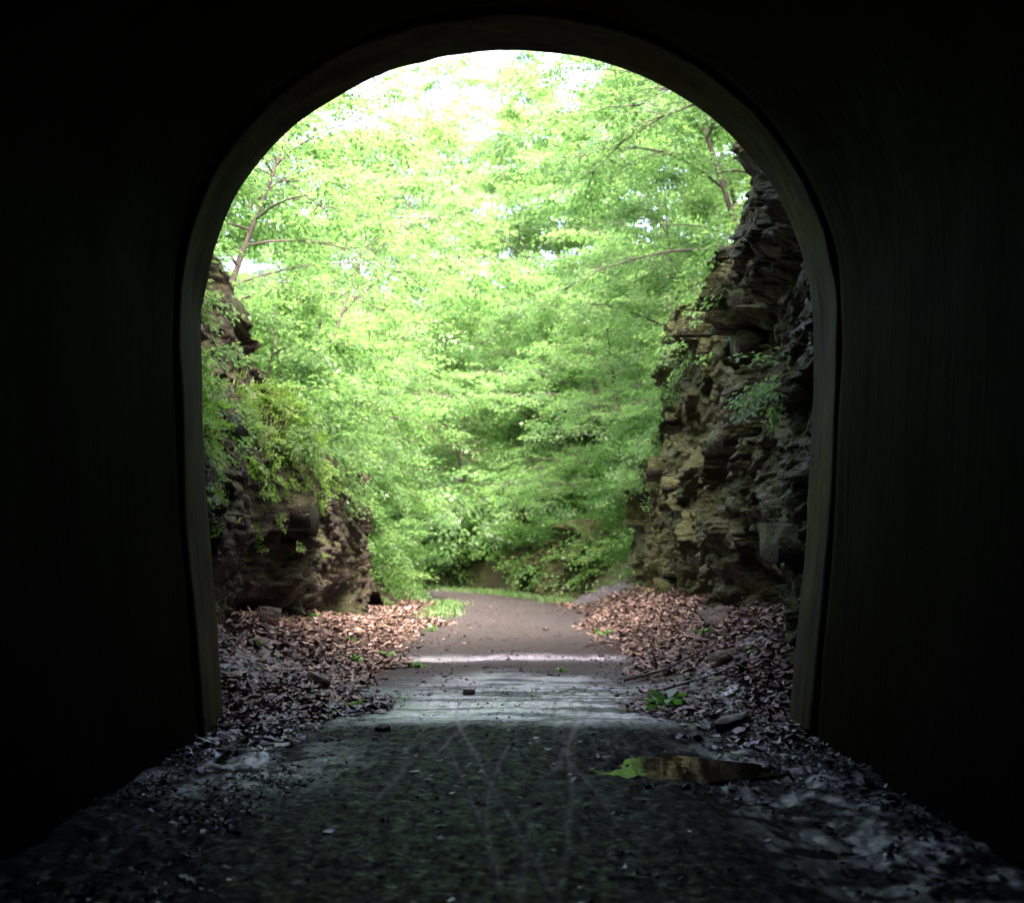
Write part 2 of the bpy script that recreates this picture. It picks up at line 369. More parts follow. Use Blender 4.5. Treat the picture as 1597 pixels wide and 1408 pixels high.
def tz(X, Y):
    X = np.asarray(X, float); Y = np.asarray(Y, float)
    d = lat(X, Y)
    HL = np.interp(Y, [12, 16, 19, 22, 26, 30, 33, 36, 42], [6.2, 6.0, 5.4, 4.4, 3.6, 3.0, 1.6, .6, .2])
    HR = np.interp(Y, [12, 17, 24, 28, 31, 34, 38, 44], [6.2, 5.8, 5.9, 5.7, 4.6, 2.2, .8, .3])
    n = fbm(X * 0.25, Y * 0.25, 0, 4, 11) * 0.5
    aL = -d; sL = np.interp(Y, [12, 32, 37], [4.6, 4.4, 2.4])
    zl = sstep(4.1, 4.8, aL) * HL + 17 * (1 - np.exp(-np.maximum(0, aL - sL) * 0.85 / 17)) + n * sstep(2.5, 6, aL)
    aR = d; sR = np.interp(Y, [12, 30, 37], [4.6, 4.4, 2.3])
    zr = sstep(4.1, 4.8, aR) * HR + 22 * (1 - np.exp(-np.maximum(0, aR - sR) * 0.95 / 22)) + n * sstep(2.5, 6, aR)
    inner = gz(np.clip(d, -3.4, 3.4), Y) - 0.12
    return np.where(d < 0, zl, zr) * sstep(2.3, 3.4, np.abs(d)) + inner

# hills: one sheet out past everything seen
xs = np.concatenate([np.linspace(-160, -40, 20), np.linspace(-38, -8, 50), np.linspace(-7.6, 7.6, 90), np.linspace(8, 38, 50), np.linspace(40, 160, 20)])
ys = np.concatenate([np.linspace(12.05, 60, 150), np.linspace(61, 110, 40), np.linspace(116, 240, 20)])
Xg, Yg = np.meshgrid(xs, ys, indexing='ij')
Zg = tz(Xg, Yg)
me = mesh_np('hillside', np.stack([Xg, Yg, Zg], -1).reshape(-1, 3), grid_faces(len(xs), len(ys))[:, ::-1]); smooth(me)
tag(obj('hillside', me, M['soil']), kind='structure', label='wooded hillside soil of the cutting banks beyond the tunnel')

# the floor of the tunnel and the trail running out of it
ys = np.concatenate([np.linspace(-40, 3.4, 20), 3.5 * (54 / 3.5) ** np.linspace(0, 1, 640)])
us = np.concatenate([np.linspace(-3.9, -2.3, 40)[:-1], np.linspace(-2.3, 2.3, 300), np.linspace(2.3, 3.9, 40)[1:]])
Ug, Yg = np.meshgrid(us, ys, indexing='ij')
Zg = gz(Ug, Yg); Xg = Ug * np.sqrt(1 + cxp(Yg) ** 2) + cx(Yg)
me = mesh_np('trail', np.stack([Xg, Yg, Zg], -1).reshape(-1, 3), grid_faces(len(us), len(ys))[:, ::-1]); smooth(me)
wn = fbm(Ug * 0.9, Yg * 0.5, 0, 4, 21)
wet = 1 - sstep(14.5, 17.6, Yg + wn * 1.4 + np.abs(Ug) * 0.3)
wet = np.maximum(wet, np.exp(-((Yg - 18.6) / 0.5) ** 2) * (1 - sstep(1.3, 1.9, np.abs(Ug + 0.15))))
leafy = sstep(1.35, 1.8, np.abs(Ug) + 0.25 * wn) * sstep(11, 12.5, Yg)
shine = sstep(11.4, 12.4, Yg + 0.25 * wn) * (1 - sstep(15, 17.5, Yg + wn))
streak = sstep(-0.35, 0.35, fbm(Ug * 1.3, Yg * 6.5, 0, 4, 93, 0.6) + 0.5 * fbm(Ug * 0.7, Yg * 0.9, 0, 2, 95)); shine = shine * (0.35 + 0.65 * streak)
shine = np.maximum(shine, 0.8 * np.exp(-((Ug + 1.75) / 0.45) ** 2 - ((Yg - 9.7) / 0.9) ** 2) * sstep(-0.3, 0.3, fbm(Ug * 5, Yg * 5, 0, 4, 78)))
shine = np.maximum(shine, np.exp(-((Yg - 18.6) / 0.5) ** 2))
shine = np.maximum(shine, 0.4 * sstep(1.15, 1.5, Ug) * sstep(5, 6, Yg) * (1 - sstep(10.5, 12, Yg)) * sstep(-0.15, 0.35, fbm(Ug * 6, Yg * 5, 0, 4, 77)))
painted_sheen = sstep(11.7, 12.3, Yg + 0.2 * wn) * (1 - sstep(14.0, 16.5, Yg + wn)) * (1 - sstep(0.9, 1.5, np.abs(Ug) + 0.3 * wn)) * streak  # where the pale sky sheen is painted, in streaks outside the mouth
painted_sheen = np.maximum(painted_sheen, np.exp(-((Yg - yband(Ug)) / 0.34) ** 2) * (1 - sstep(1.3, 1.8, np.abs(Ug + 0.15))))  # same painted sheen along the water band
attr(me, 'painted_sheen', np.clip(painted_sheen, 0, 1)); attr(me, 'shine', np.clip(shine, 0, 1)); attr(me, 'wet', np.clip(wet, 0, 1)); attr(me, 'track', tracks(Ug, Yg)); attr(me, 'leafy', leafy)
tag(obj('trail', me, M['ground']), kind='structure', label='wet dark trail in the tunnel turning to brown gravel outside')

# puddles
def puddle(cxy, rx, ry, z, seed, label, rot=0.0, mat='water'):
    n = 48; V = [(0, 0, 0)]; rr = random.Random(seed)
    for k in range(n):
        a = 2 * pi * k / n; f = 1 + 0.12 * sin(3 * a + seed) + 0.08 * sin(5 * a + 2 * seed)
        x, y = rx * cos(a) * f, ry * sin(a) * f
        V.append((x * cos(rot) - y * sin(rot), x * sin(rot) + y * cos(rot), 0))
    F = np.array([(0, 1 + k, 1 + (k + 1) % n) for k in range(n)])
    me = mesh_np('puddle', np.array(V), F)
    o = obj('puddle', me, M[mat]); o.location = (*cxy, z)
    tag(o, label, None, None, 'structure')
puddle((0.78, 9.62), 0.95, 0.8, -0.054, 1, 'still puddle reflecting green foliage right of the track')
puddle((1.66, 7.9), 0.3, 0.9, -0.112, 2, 'narrow muddy puddle in the ditch along the tunnel wall', 0.25)
puddle((-0.15, 18.6), 1.9, 0.6, -0.031, 3, 'thin water film lying across the gravel trail', 0.0, 'film')

# ------------------------------------------------------------------ tunnel
PY = 12.0; TX = -0.02
def profile(off=0.0, n=110, z0=-0.5):
    pts = []
    for z in np.linspace(z0, 3.35, 14): pts.append((-(2.40 + 0.19 * sin(pi / 2 * min(1, max(0, z) / 3.35))) - off, z))
    for k in range(1, n): 
        a = pi - pi * k / n; pts.append(((2.59 + off) * cos(a), 3.37 + (2.31 + off) * sin(a)))
    for x, z in [(-p[0], p[1]) for p in pts[:14]][::-1]: pts.append((x, z))
    return np.array(pts)
def loft(name, rings, jitter=0.0, seed=0):
    """rings: list of (y, offset)"""
    R = []
    for y, off in rings:
        p = profile(off); q = np.stack([p[:, 0] + TX, np.full(len(p), y), p[:, 1]], 1)
        if jitter:
            dsp = jitter * fbm(q[:, 0] * 1.3, np.full(len(p), y) * 1.3, q[:, 2] * 1.3, 4, seed)
            cen = np.array([TX, y, 2.6]); d = q - cen; d /= np.linalg.norm(d, axis=1)[:, None]; q = q + d * dsp[:, None]
        R.append(q)
    V = np.concatenate(R); me = mesh_np(name, V, grid_faces(len(rings), len(R[0]))); return me
tun = empty('tunnel', (0, PY, 0)); tag(tun, 'dark concrete railway tunnel framing the view with its arched mouth', 'tunnel')
def tpart(name, me, mat):
    o = obj(name, me, mat, tun); o.location = (0, -PY, 0); return o
rings = [(y, 0.02) for y in np.linspace(-40, 2, 12)] + [(y, 0.02) for y in np.linspace(2.3, 11.03, 70)] + [(11.05, 0.06)]
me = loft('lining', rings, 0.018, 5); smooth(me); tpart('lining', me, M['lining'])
me = loft('joint', [(10.9, 0.14), (10.95, 0.055), (11.1, 0.045), (11.2, 0.055), (11.25, 0.14)], 0.004, 6); tpart('expansion_joint', me, M['lining'])
rings = [(11.12, 0.06), (11.14, 0.0), (11.17, -0.012)] + [(y, -0.012) for y in np.linspace(11.2, 11.93, 16)] + [(11.97, 0.0), (12.0, 0.03)]
me = loft('portal_rim', rings, 0.03, 7); smooth(me); tpart('portal_rim', me, M['rim'])
# unseen cap far behind, added to block light, and the portal face outside
p = profile(0.05); V = np.stack([p[:, 0] + TX, np.full(len(p), -39.9), p[:, 1]], 1); V = np.vstack([V, [[0, -39.9, 2]]])
tpart('added_end_cap', mesh_np('added_end_cap', V, np.array([(i, i + 1, len(p)) for i in range(len(p) - 1)])), M['lining'])
p = profile(0.02); q = []
for x, z in p:
    if abs(x) > 2.3 and z < 3.4: q.append((math.copysign(7.0, x), z))
    else:
        s = min(7.0 / max(abs(x), 1e-6), (8.2 - 2.0) / max(z - 2.0, 1e-6)); q.append((x * s, 2.0 + (z - 2.0) * s))
q = np.array(q); n = len(p)
V = np.concatenate([np.stack([p[:, 0] + TX, np.full(n, 12.0), p[:, 1]], 1), np.stack([q[:, 0], np.full(n, 12.0), q[:, 1]], 1), np.stack([q[:, 0] * 1.001, np.full(n, 11.2), q[:, 1]], 1)])
tpart('portal_face', mesh_np('portal_face', V, grid_faces(3, n)), M['headwall'])
# the hill over the tunnel
xs = np.linspace(-120, 120, 60); ys = np.linspace(-120, 11.9, 50)
Xg, Yg = np.meshgrid(xs, ys, indexing='ij')
Zg = 7.9 + (11.9 - Yg) * 0.35 + np.maximum(0, np.abs(Xg) - 5) * 0.35 + fbm(Xg * .2, Yg * .2, 0, 3, 9) * 0.4
me = mesh_np('hilltop', np.stack([Xg, Yg, Zg], -1).reshape(-1, 3), grid_faces(60, 50)[:, ::-1])
tag(obj('hilltop', me, M['soil']), kind='structure', label='hill lying over the tunnel')
# flanks of the hill either side of the portal face, standing at the mouth plane
for sgn in (-1, 1):
    V = []
    for x in np.linspace(6.8, 120, 30):
        V += [(sgn * x, 12.0, -1.0), (sgn * x, 11.9, 8.0 + max(0, x - 5) * 0.35 + 0.3)]
    me = mesh_np('hill_flank', np.array(V), np.array([(2 * i, 2 * i + 2, 2 * i + 3, 2 * i + 1) for i in range(29)]))
    tag(obj('hill_flank', me, M['soil']), kind='structure')

# ------------------------------------------------------------------ cliffs
def cliff(name, side, y0, yend, x0, zb, H, back, mat, seed, nu, nv, lump, block, dip=0.03, big=1.0, small=1.0):
    """side -1/+1; yend(z01) end of the face; x0(Y,z) face distance from the axis; H(Y) top."""
    rs = np.random.RandomState(seed)
    ncap, nend = 26, max(16, nu // 7)
    t = np.linspace(0, 1, nu); v = np.linspace(0, 1, nv)
    T, Vv = np.meshgrid(t, v, indexing='ij')
    Y = y0 + T * (yend(Vv) - y0)
    Z = zb(Y) + Vv * (H(Y) - zb(Y))
    X = x0(Y, Z)
    # the end of the face turns the corner and runs away from the trail
    e = np.linspace(0, 1, nend + 1)[1:]
    E, Ve = np.meshgrid(e, v, indexing='ij')
    Ye = yend(Ve) + 0.55 * np.sin(np.minimum(E * 3, 1) * pi / 2) + 1.2 * E; Ze = zb(Ye) + Ve * (H(yend(Ve)) - zb(Ye)); Xe = x0(yend(Ve), Ze) + 3.6 * E ** 1.5
    X = np.concatenate([X, Xe]); Y = np.concatenate([Y, Ye]); Z = np.concatenate([Z, Ze]); Vv = np.concatenate([Vv, Ve])
    # layers and joints
    s = Y + X * 0.8
    zz = Z + dip * s + 0.10 * fbm(s * 0.5, Z * 0.3, 0, 3, seed)
    th = np.where(rs.uniform(0, 1, 80) < 0.45, rs.uniform(0.05, 0.14, 80), rs.uniform(0.3, 0.95, 80)); bd = np.cumsum(th) - 2.0
    L = np.clip(np.searchsorted(bd, zz), 1, 79)
    loff = rs.uniform(-1, 1, 90); jw = rs.uniform(0.7, 3.2, 90); jp = rs.uniform(0, 3, 90)
    ss = s + 0.12 * fbm(s * 1.2, Z * 1.5, 0, 3, seed + 2)
    B = np.floor(ss / jw[L] + jp[L])
    fr = ss / jw[L] + jp[L] - B
    boff = _hash(B, L, B * 0, seed) * 2 - 1
    dz = np.minimum(zz - bd[L - 1], bd[L] - zz); dj = np.minimum(fr, 1 - fr) * jw[L]
    crack = np.maximum(np.exp(-(dz / 0.025) ** 2), 0.7 * np.exp(-(dj / 0.03) ** 2))
    wx, wz_ = 0.22 * fbm(s * 1.1, Z * 1.3, 2.0, 3, seed + 21), 0.16 * fbm(s * 1.3, Z * 1.1, 7.0, 3, seed + 22)
    D = block * (0.4 * loff[L] + 0.6 * boff) - 0.05 * crack * min(1, block * 8)
    D = D + lump * facets(s + wx, zz + wz_, 1.7 * big, 1.0 * big, seed + 31, 0.85, 0.9)
    D = D + lump * facets(s + wx, zz + wz_ * 0.6, 0.62 * big, 0.36 * big, seed + 32, 0.36 * small, 0.5 * small)
    D = D + lump * facets(s + 0.5 * wx, zz + 0.3 * wz_, 0.24, 0.15, seed + 33, 0.13 * small, 0.22 * small)
    D = D + lump * 0.55 * fbm(s * 0.5, Z * 0.5, 3.1, 4, seed + 5, 0.55) + 0.03 * fbm(s * 7, Z * 8, 0, 4, seed + 11, 0.65)
    X = X - D
    # cap runs back over the top
    c = np.linspace(0, 1, ncap + 1)[1:]
    X2 = X[:, -1:] + back * c[None, :]; Z2 = Z[:, -1:] + (0.25 * c + 0.07 * np.sin(c * 3))[None, :] + 0.10 * fbm(Y[:, -1:] * 1.5 + 0 * c, X2 * 1.5, 0, 4, seed + 3)
    Y2 = np.repeat(Y[:, -1:], ncap, 1)
    X = np.concatenate([X, X2], 1); Y = np.concatenate([Y, Y2], 1); Z = np.concatenate([Z, Z2], 1)
    V = np.stack([side * X, Y, Z], -1)
    F = grid_faces(*X.shape)
    if side > 0: F = F[:, ::-1]
    me = mesh_np(name, V.reshape(-1, 3), F)
    o = obj(name, me, mat)
    return o, V
def HLlow(Y): return np.interp(Y, [11, 14, 17, 19, 22, 26, 30, 34], [3.9, 3.75, 3.55, 3.4, 3.15, 3.0, 2.95, 2.7])
def xl(Y, Z):
    x = 3.02 + 0.0 * Y
    x = x - 0.10 * np.sin(Y * 0.7)
    x = x + 0.55 * np.exp(-((Z - 0.35) / 0.35) ** 2) * sstep(15, 18, Y) * (1 - sstep(27, 30, Y))         # undercut foot
    x = x + 0.35 * np.exp(-((Y - 17.2) / 0.8) ** 2) + 0.45 * np.exp(-((Y - 21.2) / 0.7) ** 2) * sstep(1.2, 2.6, Z)
    x = x + 0.16 * np.maximum(0, Z - 1.2)
    return x
cl, VL = cliff('rock_cliff', -1, 12.1, lambda v: 28.0 + 1.5 * sstep(0.0, 0.4, v) + 0.25 * np.sin(v * 9), xl, lambda Y: np.full_like(Y, -0.3), HLlow, 2.2, M['rock_left'], 3, 400, 160, 0.30, 0.05, 0.03, 1.35, 0.5)
tag(cl, 'dark stained rock face left of the trail with grassy ledge', None, None, 'structure')
def HLup(Y): return np.interp(Y, [11, 14, 17, 19, 20.5, 22, 24], [7.4, 7.1, 6.6, 6.2, 5.5, 4.7, 4.0])
cu, VU = cliff('upper_rock_face', -1, 12.1, lambda v: 21.8 - 2.4 * v, lambda Y, Z: 3.85 + 0.12 * (Z - 3.4) - 0.1 * np.sin(Y), lambda Y: np.full_like(Y, 3.0), HLup, 2.5, M['rock_left'], 8, 200, 90, 0.2, 0.07)
tag(cu, 'grey upper rock face above the grassy ledge on the left', None, None, 'structure')
def HR_(Y): return np.interp(Y, [11, 15, 17, 20, 23, 27, 29, 31, 36], [6.4, 5.9, 5.35, 5.3, 5.5, 5.75, 5.6, 5.0, 4.0])
def xr(Y, Z):
    x = 3.0 + 0.09 * np.sin(Y * 0.9 + 1)
    x = x + 0.05 * np.clip(Z - 1.5, 0, 3) * sstep(14, 17, Y) 
    x = x - 0.35 * sstep(4.3, 4.5, Z) * (1 - sstep(18.5, 19.5, Y))                    # layered slab overhanging near the mouth
    x = x + 0.45 * np.exp(-((Y - 20.3) / 0.55) ** 2) * sstep(2, 3.5, Z)
    x = x + 0.5 * np.exp(-((Z - 0.75) / 0.45) ** 2) * np.exp(-((Y - 16.8) / 2.0) ** 2)  # hollow at the foot
    x = x - 0.28 * np.exp(-((Y - 13.4) / 0.7) ** 2 - ((Z - 2.6) / 1.2) ** 2)
    x = x + 0.3 * np.exp(-((Z - 4.3) / 0.35) ** 2) * sstep(24, 27, Y)
    return x
cr_, VR = cliff('rock_cliff', 1, 12.1, lambda v: 34.6 - 1.6 * v - 4.2 * v ** 2 - 2.0 * np.exp(-((v - 0.73) / 0.07) ** 2), xr, lambda Y: np.full_like(Y, -0.3), HR_, 2.4, M['rock_right'], 14, 620, 290, 0.25, 0.02, 0.03, 1.0, 1.0)
tag(cr_, 'tall mossy rock face right of the trail', None, None, 'structure')
# low outcrops further along
oc, _ = cliff('rock_outcrop', 1, 0, lambda v: 5.0 - 0.6 * v, lambda Y, Z: 0.5 + 0.2 * Z + 0 * Y, lambda Y: np.full_like(Y, -0.4), lambda Y: 1.5 + 0.5 * np.sin(Y * 1.1) , 1.5, M['rock_right'], 21, 90, 40, 0.22, 0.16)
oc.location = (1.3, 38.5, 0); oc.rotation_euler = (0, 0, radians(18))
tag(oc, 'low dark rock outcrop at the bend beneath overhanging green leaves', 'rock')
oc2, _ = cliff('rock_outcrop', -1, 0, lambda v: 2.4 - 0.6 * v, lambda Y, Z: 0.3 + 0.25 * Z + 0 * Y, lambda Y: np.full_like(Y, -0.4), lambda Y: 1.35 - 0.12 * Y, 1.2, M['rock_left'], 25, 60, 40, 0.2, 0.14)
oc2.location = (-2.72, 32.2, 0)
tag(oc2, 'small mossy boulder beyond the end of the left rock face', 'rock')

# slabs that stand out of the faces, each a piece of its cliff
def block_mesh(seed, sx, sy, sz):
    r = np.random.RandomState(seed); P = []
    n = 3
    idx = {}; V = []; F = []
    import itertools
    def vid(i, j, k):
        if (i, j, k) not in idx:
            idx[(i, j, k)] = len(V)
            p = np.array([i, j, k]) / (n - 1) * 2 - 1
            cnt = (abs(p) > 0.9).sum()
            p = p * (1 - 0.03 * (cnt - 1)) + r.uniform(-0.16, 0.16, 3)
            V.append(p * (sx, sy, sz))
        return idx[(i, j, k)]
    for ax in range(3):
        for s in (0, n - 1):
            for a in range(n - 1):
                for b_ in range(n - 1):
                    q = []
                    for da, db in ((0, 0), (1, 0), (1, 1), (0, 1)):
                        c = [0, 0, 0]; c[ax] = s; c[(ax + 1) % 3] = a + da; c[(ax + 2) % 3] = b_ + db; q.append(vid(*c))
                    F.append(q if s else q[::-1])
    return mesh_np('slab', np.array(V), np.array(F))
BM = [block_mesh(100 + k, 0.5, 0.5, 0.5) for k in range(8)]
def slabs(par, V, mat, n, seed, vmin, vmax, iu):
    r = np.random.RandomState(seed)
    ms = []
    for m_ in BM:
        c = m_.copy(); c.materials.append(mat); ms.append(c)
    for k in range(n):
        i = r.randint(iu[0], iu[1]); j = int(r.uniform(vmin, vmax) * (V.shape[1] - 27))
        p = V[i, j]
        o = obj('rock_slab', ms[r.randint(8)], None, par)
        o.location = (p[0] + 0.14 * np.sign(p[0]), p[1], p[2])
        sc = r.uniform(0.6, 1.5)
        o.scale = (0.42 * sc, r.uniform(0.35, 0.95) * sc, r.uniform(0.14, 0.34) * sc)
        o.rotation_euler = (r.uniform(-.06, .06), r.uniform(-.1, .1), r.uniform(-.2, .2))
slabs(cl, VL, M['rock_left'], 16, 5, 0.1, 0.95, (40, 375))
slabs(cu, VU, M['rock_left'], 10, 6, 0.2, 0.95, (40, 195))
slabs(cr_, VR, M['rock_right'], 18, 7, 0.15, 0.97, (60, 590))

# ------------------------------------------------------------------ leaves
def leaf_arrays(P, A, N, L, W, fold=0.18):
    """quad leaf: base, right, tip, left"""
    A = A / np.linalg.norm(A, axis=1)[:, None]
    S = np.cross(A, N); S /= np.linalg.norm(S, axis=1)[:, None] + 1e-9
    N2 = np.cross(S, A)
    L = L[:, None]; W = W[:, None]
    mid = P + A * L * 0.45 + N2 * L * 0.04
    V = np.stack([P, mid + S * W * 0.5 + N2 * W * fold, P + A * L - N2 * L * 0.10, mid - S * W * 0.5 + N2 * W * fold], 1)
    return V.reshape(-1, 3)
def quads(n): return np.arange(4 * n).reshape(n, 4)
def make_spray(seed, nleaf, length, leaf):
    """flat feathery spray along +X, normal +Z: returns P, A, N, L, W"""
    r = np.random.RandomState(seed); P, A = [], []
    nsub = 7
    stems = [((0, 0, 0), 0.0, length)]
    for k in range(nsub):
        t = 0.15 + 0.8 * k / nsub; sg = 1 if k % 2 else -1
        stems.append(((t * length, 0, -0.10 * length * t * t), sg * r.uniform(0.6, 1.0), length * (0.55 - 0.35 * t) * r.uniform(0.8, 1.2)))
    tot = sum(s[2] for s in stems)
    for (o, an, ln) in stems:
        m = max(3, int(nleaf * ln / tot))
        for i in range(m):
            t = (i + 0.6) / m; sg = 1 if i % 2 else -1
            P.append((o[0] + cos(an) * ln * t + r.normal(0, .02), o[1] + sin(an) * ln * t + r.normal(0, .02), o[2] - 0.14 * ln * t * t + r.normal(0, .03)))
            aa = an + sg * r.uniform(0.4, 1.1) * (1 - 0.6 * (t > 0.9)); A.append((cos(aa), sin(aa), r.uniform(-0.45, 0.1)))
    P, A = np.array(P), np.array(A); n = len(P)
    N = np.array([0, 0, 1.0]) + r.normal(0, 0.38, (n, 3))
    Ls = leaf * r.uniform(0.65, 1.25, n); Ws = Ls * r.uniform(0.5, 0.72, n)
    return P, A, N, Ls, Ws
def place_sprays(SP, pos, yaw, pitch, roll, scale, which):
    out = []
    for k in range(len(SP)):
        m = np.where(which == k)[0]
        if not len(m): continue
        P, A, N, L, W = SP[k]
        cyw, syw, cp, sp, cr, sr = [f(a[m]) for a in (yaw, pitch, roll) for f in (np.cos, np.sin)]
        R = np.empty((len(m), 3, 3))
        # Rz(yaw) Ry(-pitch) Rx(roll)
        R[:, 0, 0] = cyw * cp; R[:, 0, 1] = -cyw * sp * sr - syw * cr; R[:, 0, 2] = -cyw * sp * cr + syw * sr
        R[:, 1, 0] = syw * cp; R[:, 1, 1] = -syw * sp * sr + cyw * cr; R[:, 1, 2] = -syw * sp * cr - cyw * sr
        R[:, 2, 0] = sp; R[:, 2, 1] = cp * sr; R[:, 2, 2] = cp * cr
        s = scale[m][:, None, None]
        Pw = np.einsum('mij,nj->mni', R, P) * s + pos[m][:, None, :]
        Aw = np.einsum('mij,nj->mni', R, A); Nw = np.einsum('mij,nj->mni', R, N)
        sl = scale[m][:, None] ** 0.6
        out.append(leaf_arrays(Pw.reshape(-1, 3), Aw.reshape(-1, 3), Nw.reshape(-1, 3), (L[None, :] * sl).ravel(), (W[None, :] * sl).ravel()))
    return np.concatenate(out)
SPRAY = [make_spray(10 + k, 40, 0.95, 0.115) for k in range(6)]
SPRAY_FINE = [make_spray(30 + k, 44, 0.62, 0.075) for k in range(6)]

# ------------------------------------------------------------------ trees
def tree_proto(seed, h, cr, base, lean, nlimb, dens, droop=0.25, stems=1):
    """returns (trunk mesh, crown mesh); leans towards +X"""
    r = random.Random(seed); rs = np.random.RandomState(seed)
    tb = Tubes(); LB = []; SPp = []
    for sidx in range(stems):
        a0 = r.uniform(0, 2 * pi); spread = 0 if stems == 1 else r.uniform(0.1, 0.28)
        pts = []; n = 11; hh = h * (1 if sidx == 0 else r.uniform(0.7, 0.95))
        wob = r.uniform(0, 6)
        for i in range(n):
            t = i / (n - 1)
            pts.append(Vector((lean * h * t ** 1.5 + spread * hh * t * cos(a0) + 0.035 * h * sin(t * 5 + wob) * t, spread * hh * t * sin(a0) + 0.03 * h * sin(t * 4 + wob * 2) * t, hh * t - 0.3 * (i == 0))))
        r0 = 0.0085 * h + 0.022
        tb.add(pts, [max(0.008, r0 * (1 - 0.93 * i / (n - 1)) * (1.35 if i == 0 else 1)) for i in range(n)], 7)
        def at(t):
            f = t * (n - 1); i = min(int(f), n - 2); return pts[i].lerp(pts[i + 1], f - i)
        for k in range(nlimb):
            t = base + (1 - base) * (k + r.random() * 0.8) / nlimb; t = min(t, 0.98)
            az = k * 2.4 + r.uniform(-0.5, 0.5) + a0
            q = (t - base) / (1 - base)
            ln = cr * (1.05 - 0.75 * q) * r.uniform(0.7, 1.2) * (1 + 0.35 * cos(az) * (lean > 0.05))
            el = r.uniform(0.15, 0.5) + 0.55 * q
            p0 = at(t); lp = [p0]; d = Vector((cos(az) * cos(el), sin(az) * cos(el), sin(el))); m = 7
            for i in range(1, m):
                d = (d + Vector((r.uniform(-.16, .16), r.uniform(-.16, .16), -droop * 0.45 + r.uniform(-.06, .06)))).normalized()
                lp.append(lp[-1] + d * ln / (m - 1))
            rl = r0 * (1 - 0.85 * t) * 0.5 + 0.008
            bt = Tubes(); LB.append(bt)
            bt.add(lp, [max(0.005, rl * (1 - 0.9 * i / (m - 1))) for i in range(m)], 5, False)
            for i in range(2, m):
                ns = 2 if i < m - 1 else 3
                for s_ in range(ns):
                    aa = az + r.uniform(-1.3, 1.3); l2 = ln * r.uniform(0.18, 0.42)
                    sp = [lp[i]]; d2 = Vector((cos(aa), sin(aa), r.uniform(-0.1, 0.4))).normalized()
                    for _ in range(3):
                        d2 = (d2 + Vector((r.uniform(-.2, .2), r.uniform(-.2, .2), -droop * 0.5))).normalized(); sp.append(sp[-1] + d2 * l2 / 3)
                    bt.add(sp, [max(0.004, rl * 0.35), 0.007, 0.005, 0.003], 4, False)
                    for _ in range(dens):
                        u = r.uniform(0.1, 1.05); f = min(int(u * 3), 2); p = sp[f].lerp(sp[f + 1], u * 3 - f)
                        SPp.append((p.x + r.gauss(0, .12), p.y + r.gauss(0, .12), p.z + r.gauss(0, .07), aa + r.gauss(0, 0.7)))
    S = np.array(SPp); n = len(S)
    V = place_sprays(SPRAY, S[:, :3], S[:, 3], rs.normal(-0.12 - droop * 0.4, 0.25, n), rs.normal(0, 0.28, n), rs.uniform(0.7, 1.25, n), rs.randint(0, 6, n))
    crown = mesh_np('crown', V, quads(len(V) // 4)); crown.materials.append(M['leaf'])
    tm = tb.mesh('trunk'); tm.materials.append(M['bark'])
    lms = []
    for bt in LB:
        m_ = bt.mesh('limb'); m_.materials.append(M['bark']); lms.append(m_)
    return tm, crown, lms
PROTO = {
    'layered': tree_proto(1, 8.0, 3.6, 0.15, 0.16, 17, 3, 0.30),
    'leaning': tree_proto(2, 9.0, 3.8, 0.2, 0.34, 16, 3, 0.35),
    'tall': tree_proto(3, 12.5, 4.6, 0.16, 0.13, 22, 4, 0.30),
    'open': tree_proto(4, 12.0, 4.0, 0.25, 0.12, 15, 2, 0.2, 2),
    'sapling': tree_proto(5, 4.6, 1.7, 0.25, 0.12, 10, 2, 0.25),
    'bush': tree_proto(6, 3.2, 1.9, 0.08, 0.05, 8, 2, 0.30, 3),
}
def tree(x, y, kind, sc, rot, label, cat='tree', name=None, group=None, dz=0.0):
    tm, crn, brn = PROTO[kind]
    nm = name or {'sapling': 'sapling', 'bush': 'shrub'}.get(kind, 'tree')
    o = empty(nm, (x, y, float(tz(x, y)) - 0.05 + dz), radians(rot), sc)
    tr_ = obj('trunk', tm, None, o); [obj('limb', lm, None, tr_) for lm in brn]; obj('crown', crn, None, o)
    tag(o, label, cat, group); return o
GR, GL, GF = 'trees on the right bank', 'trees on the left bank', 'trees of the wood beyond the bend'
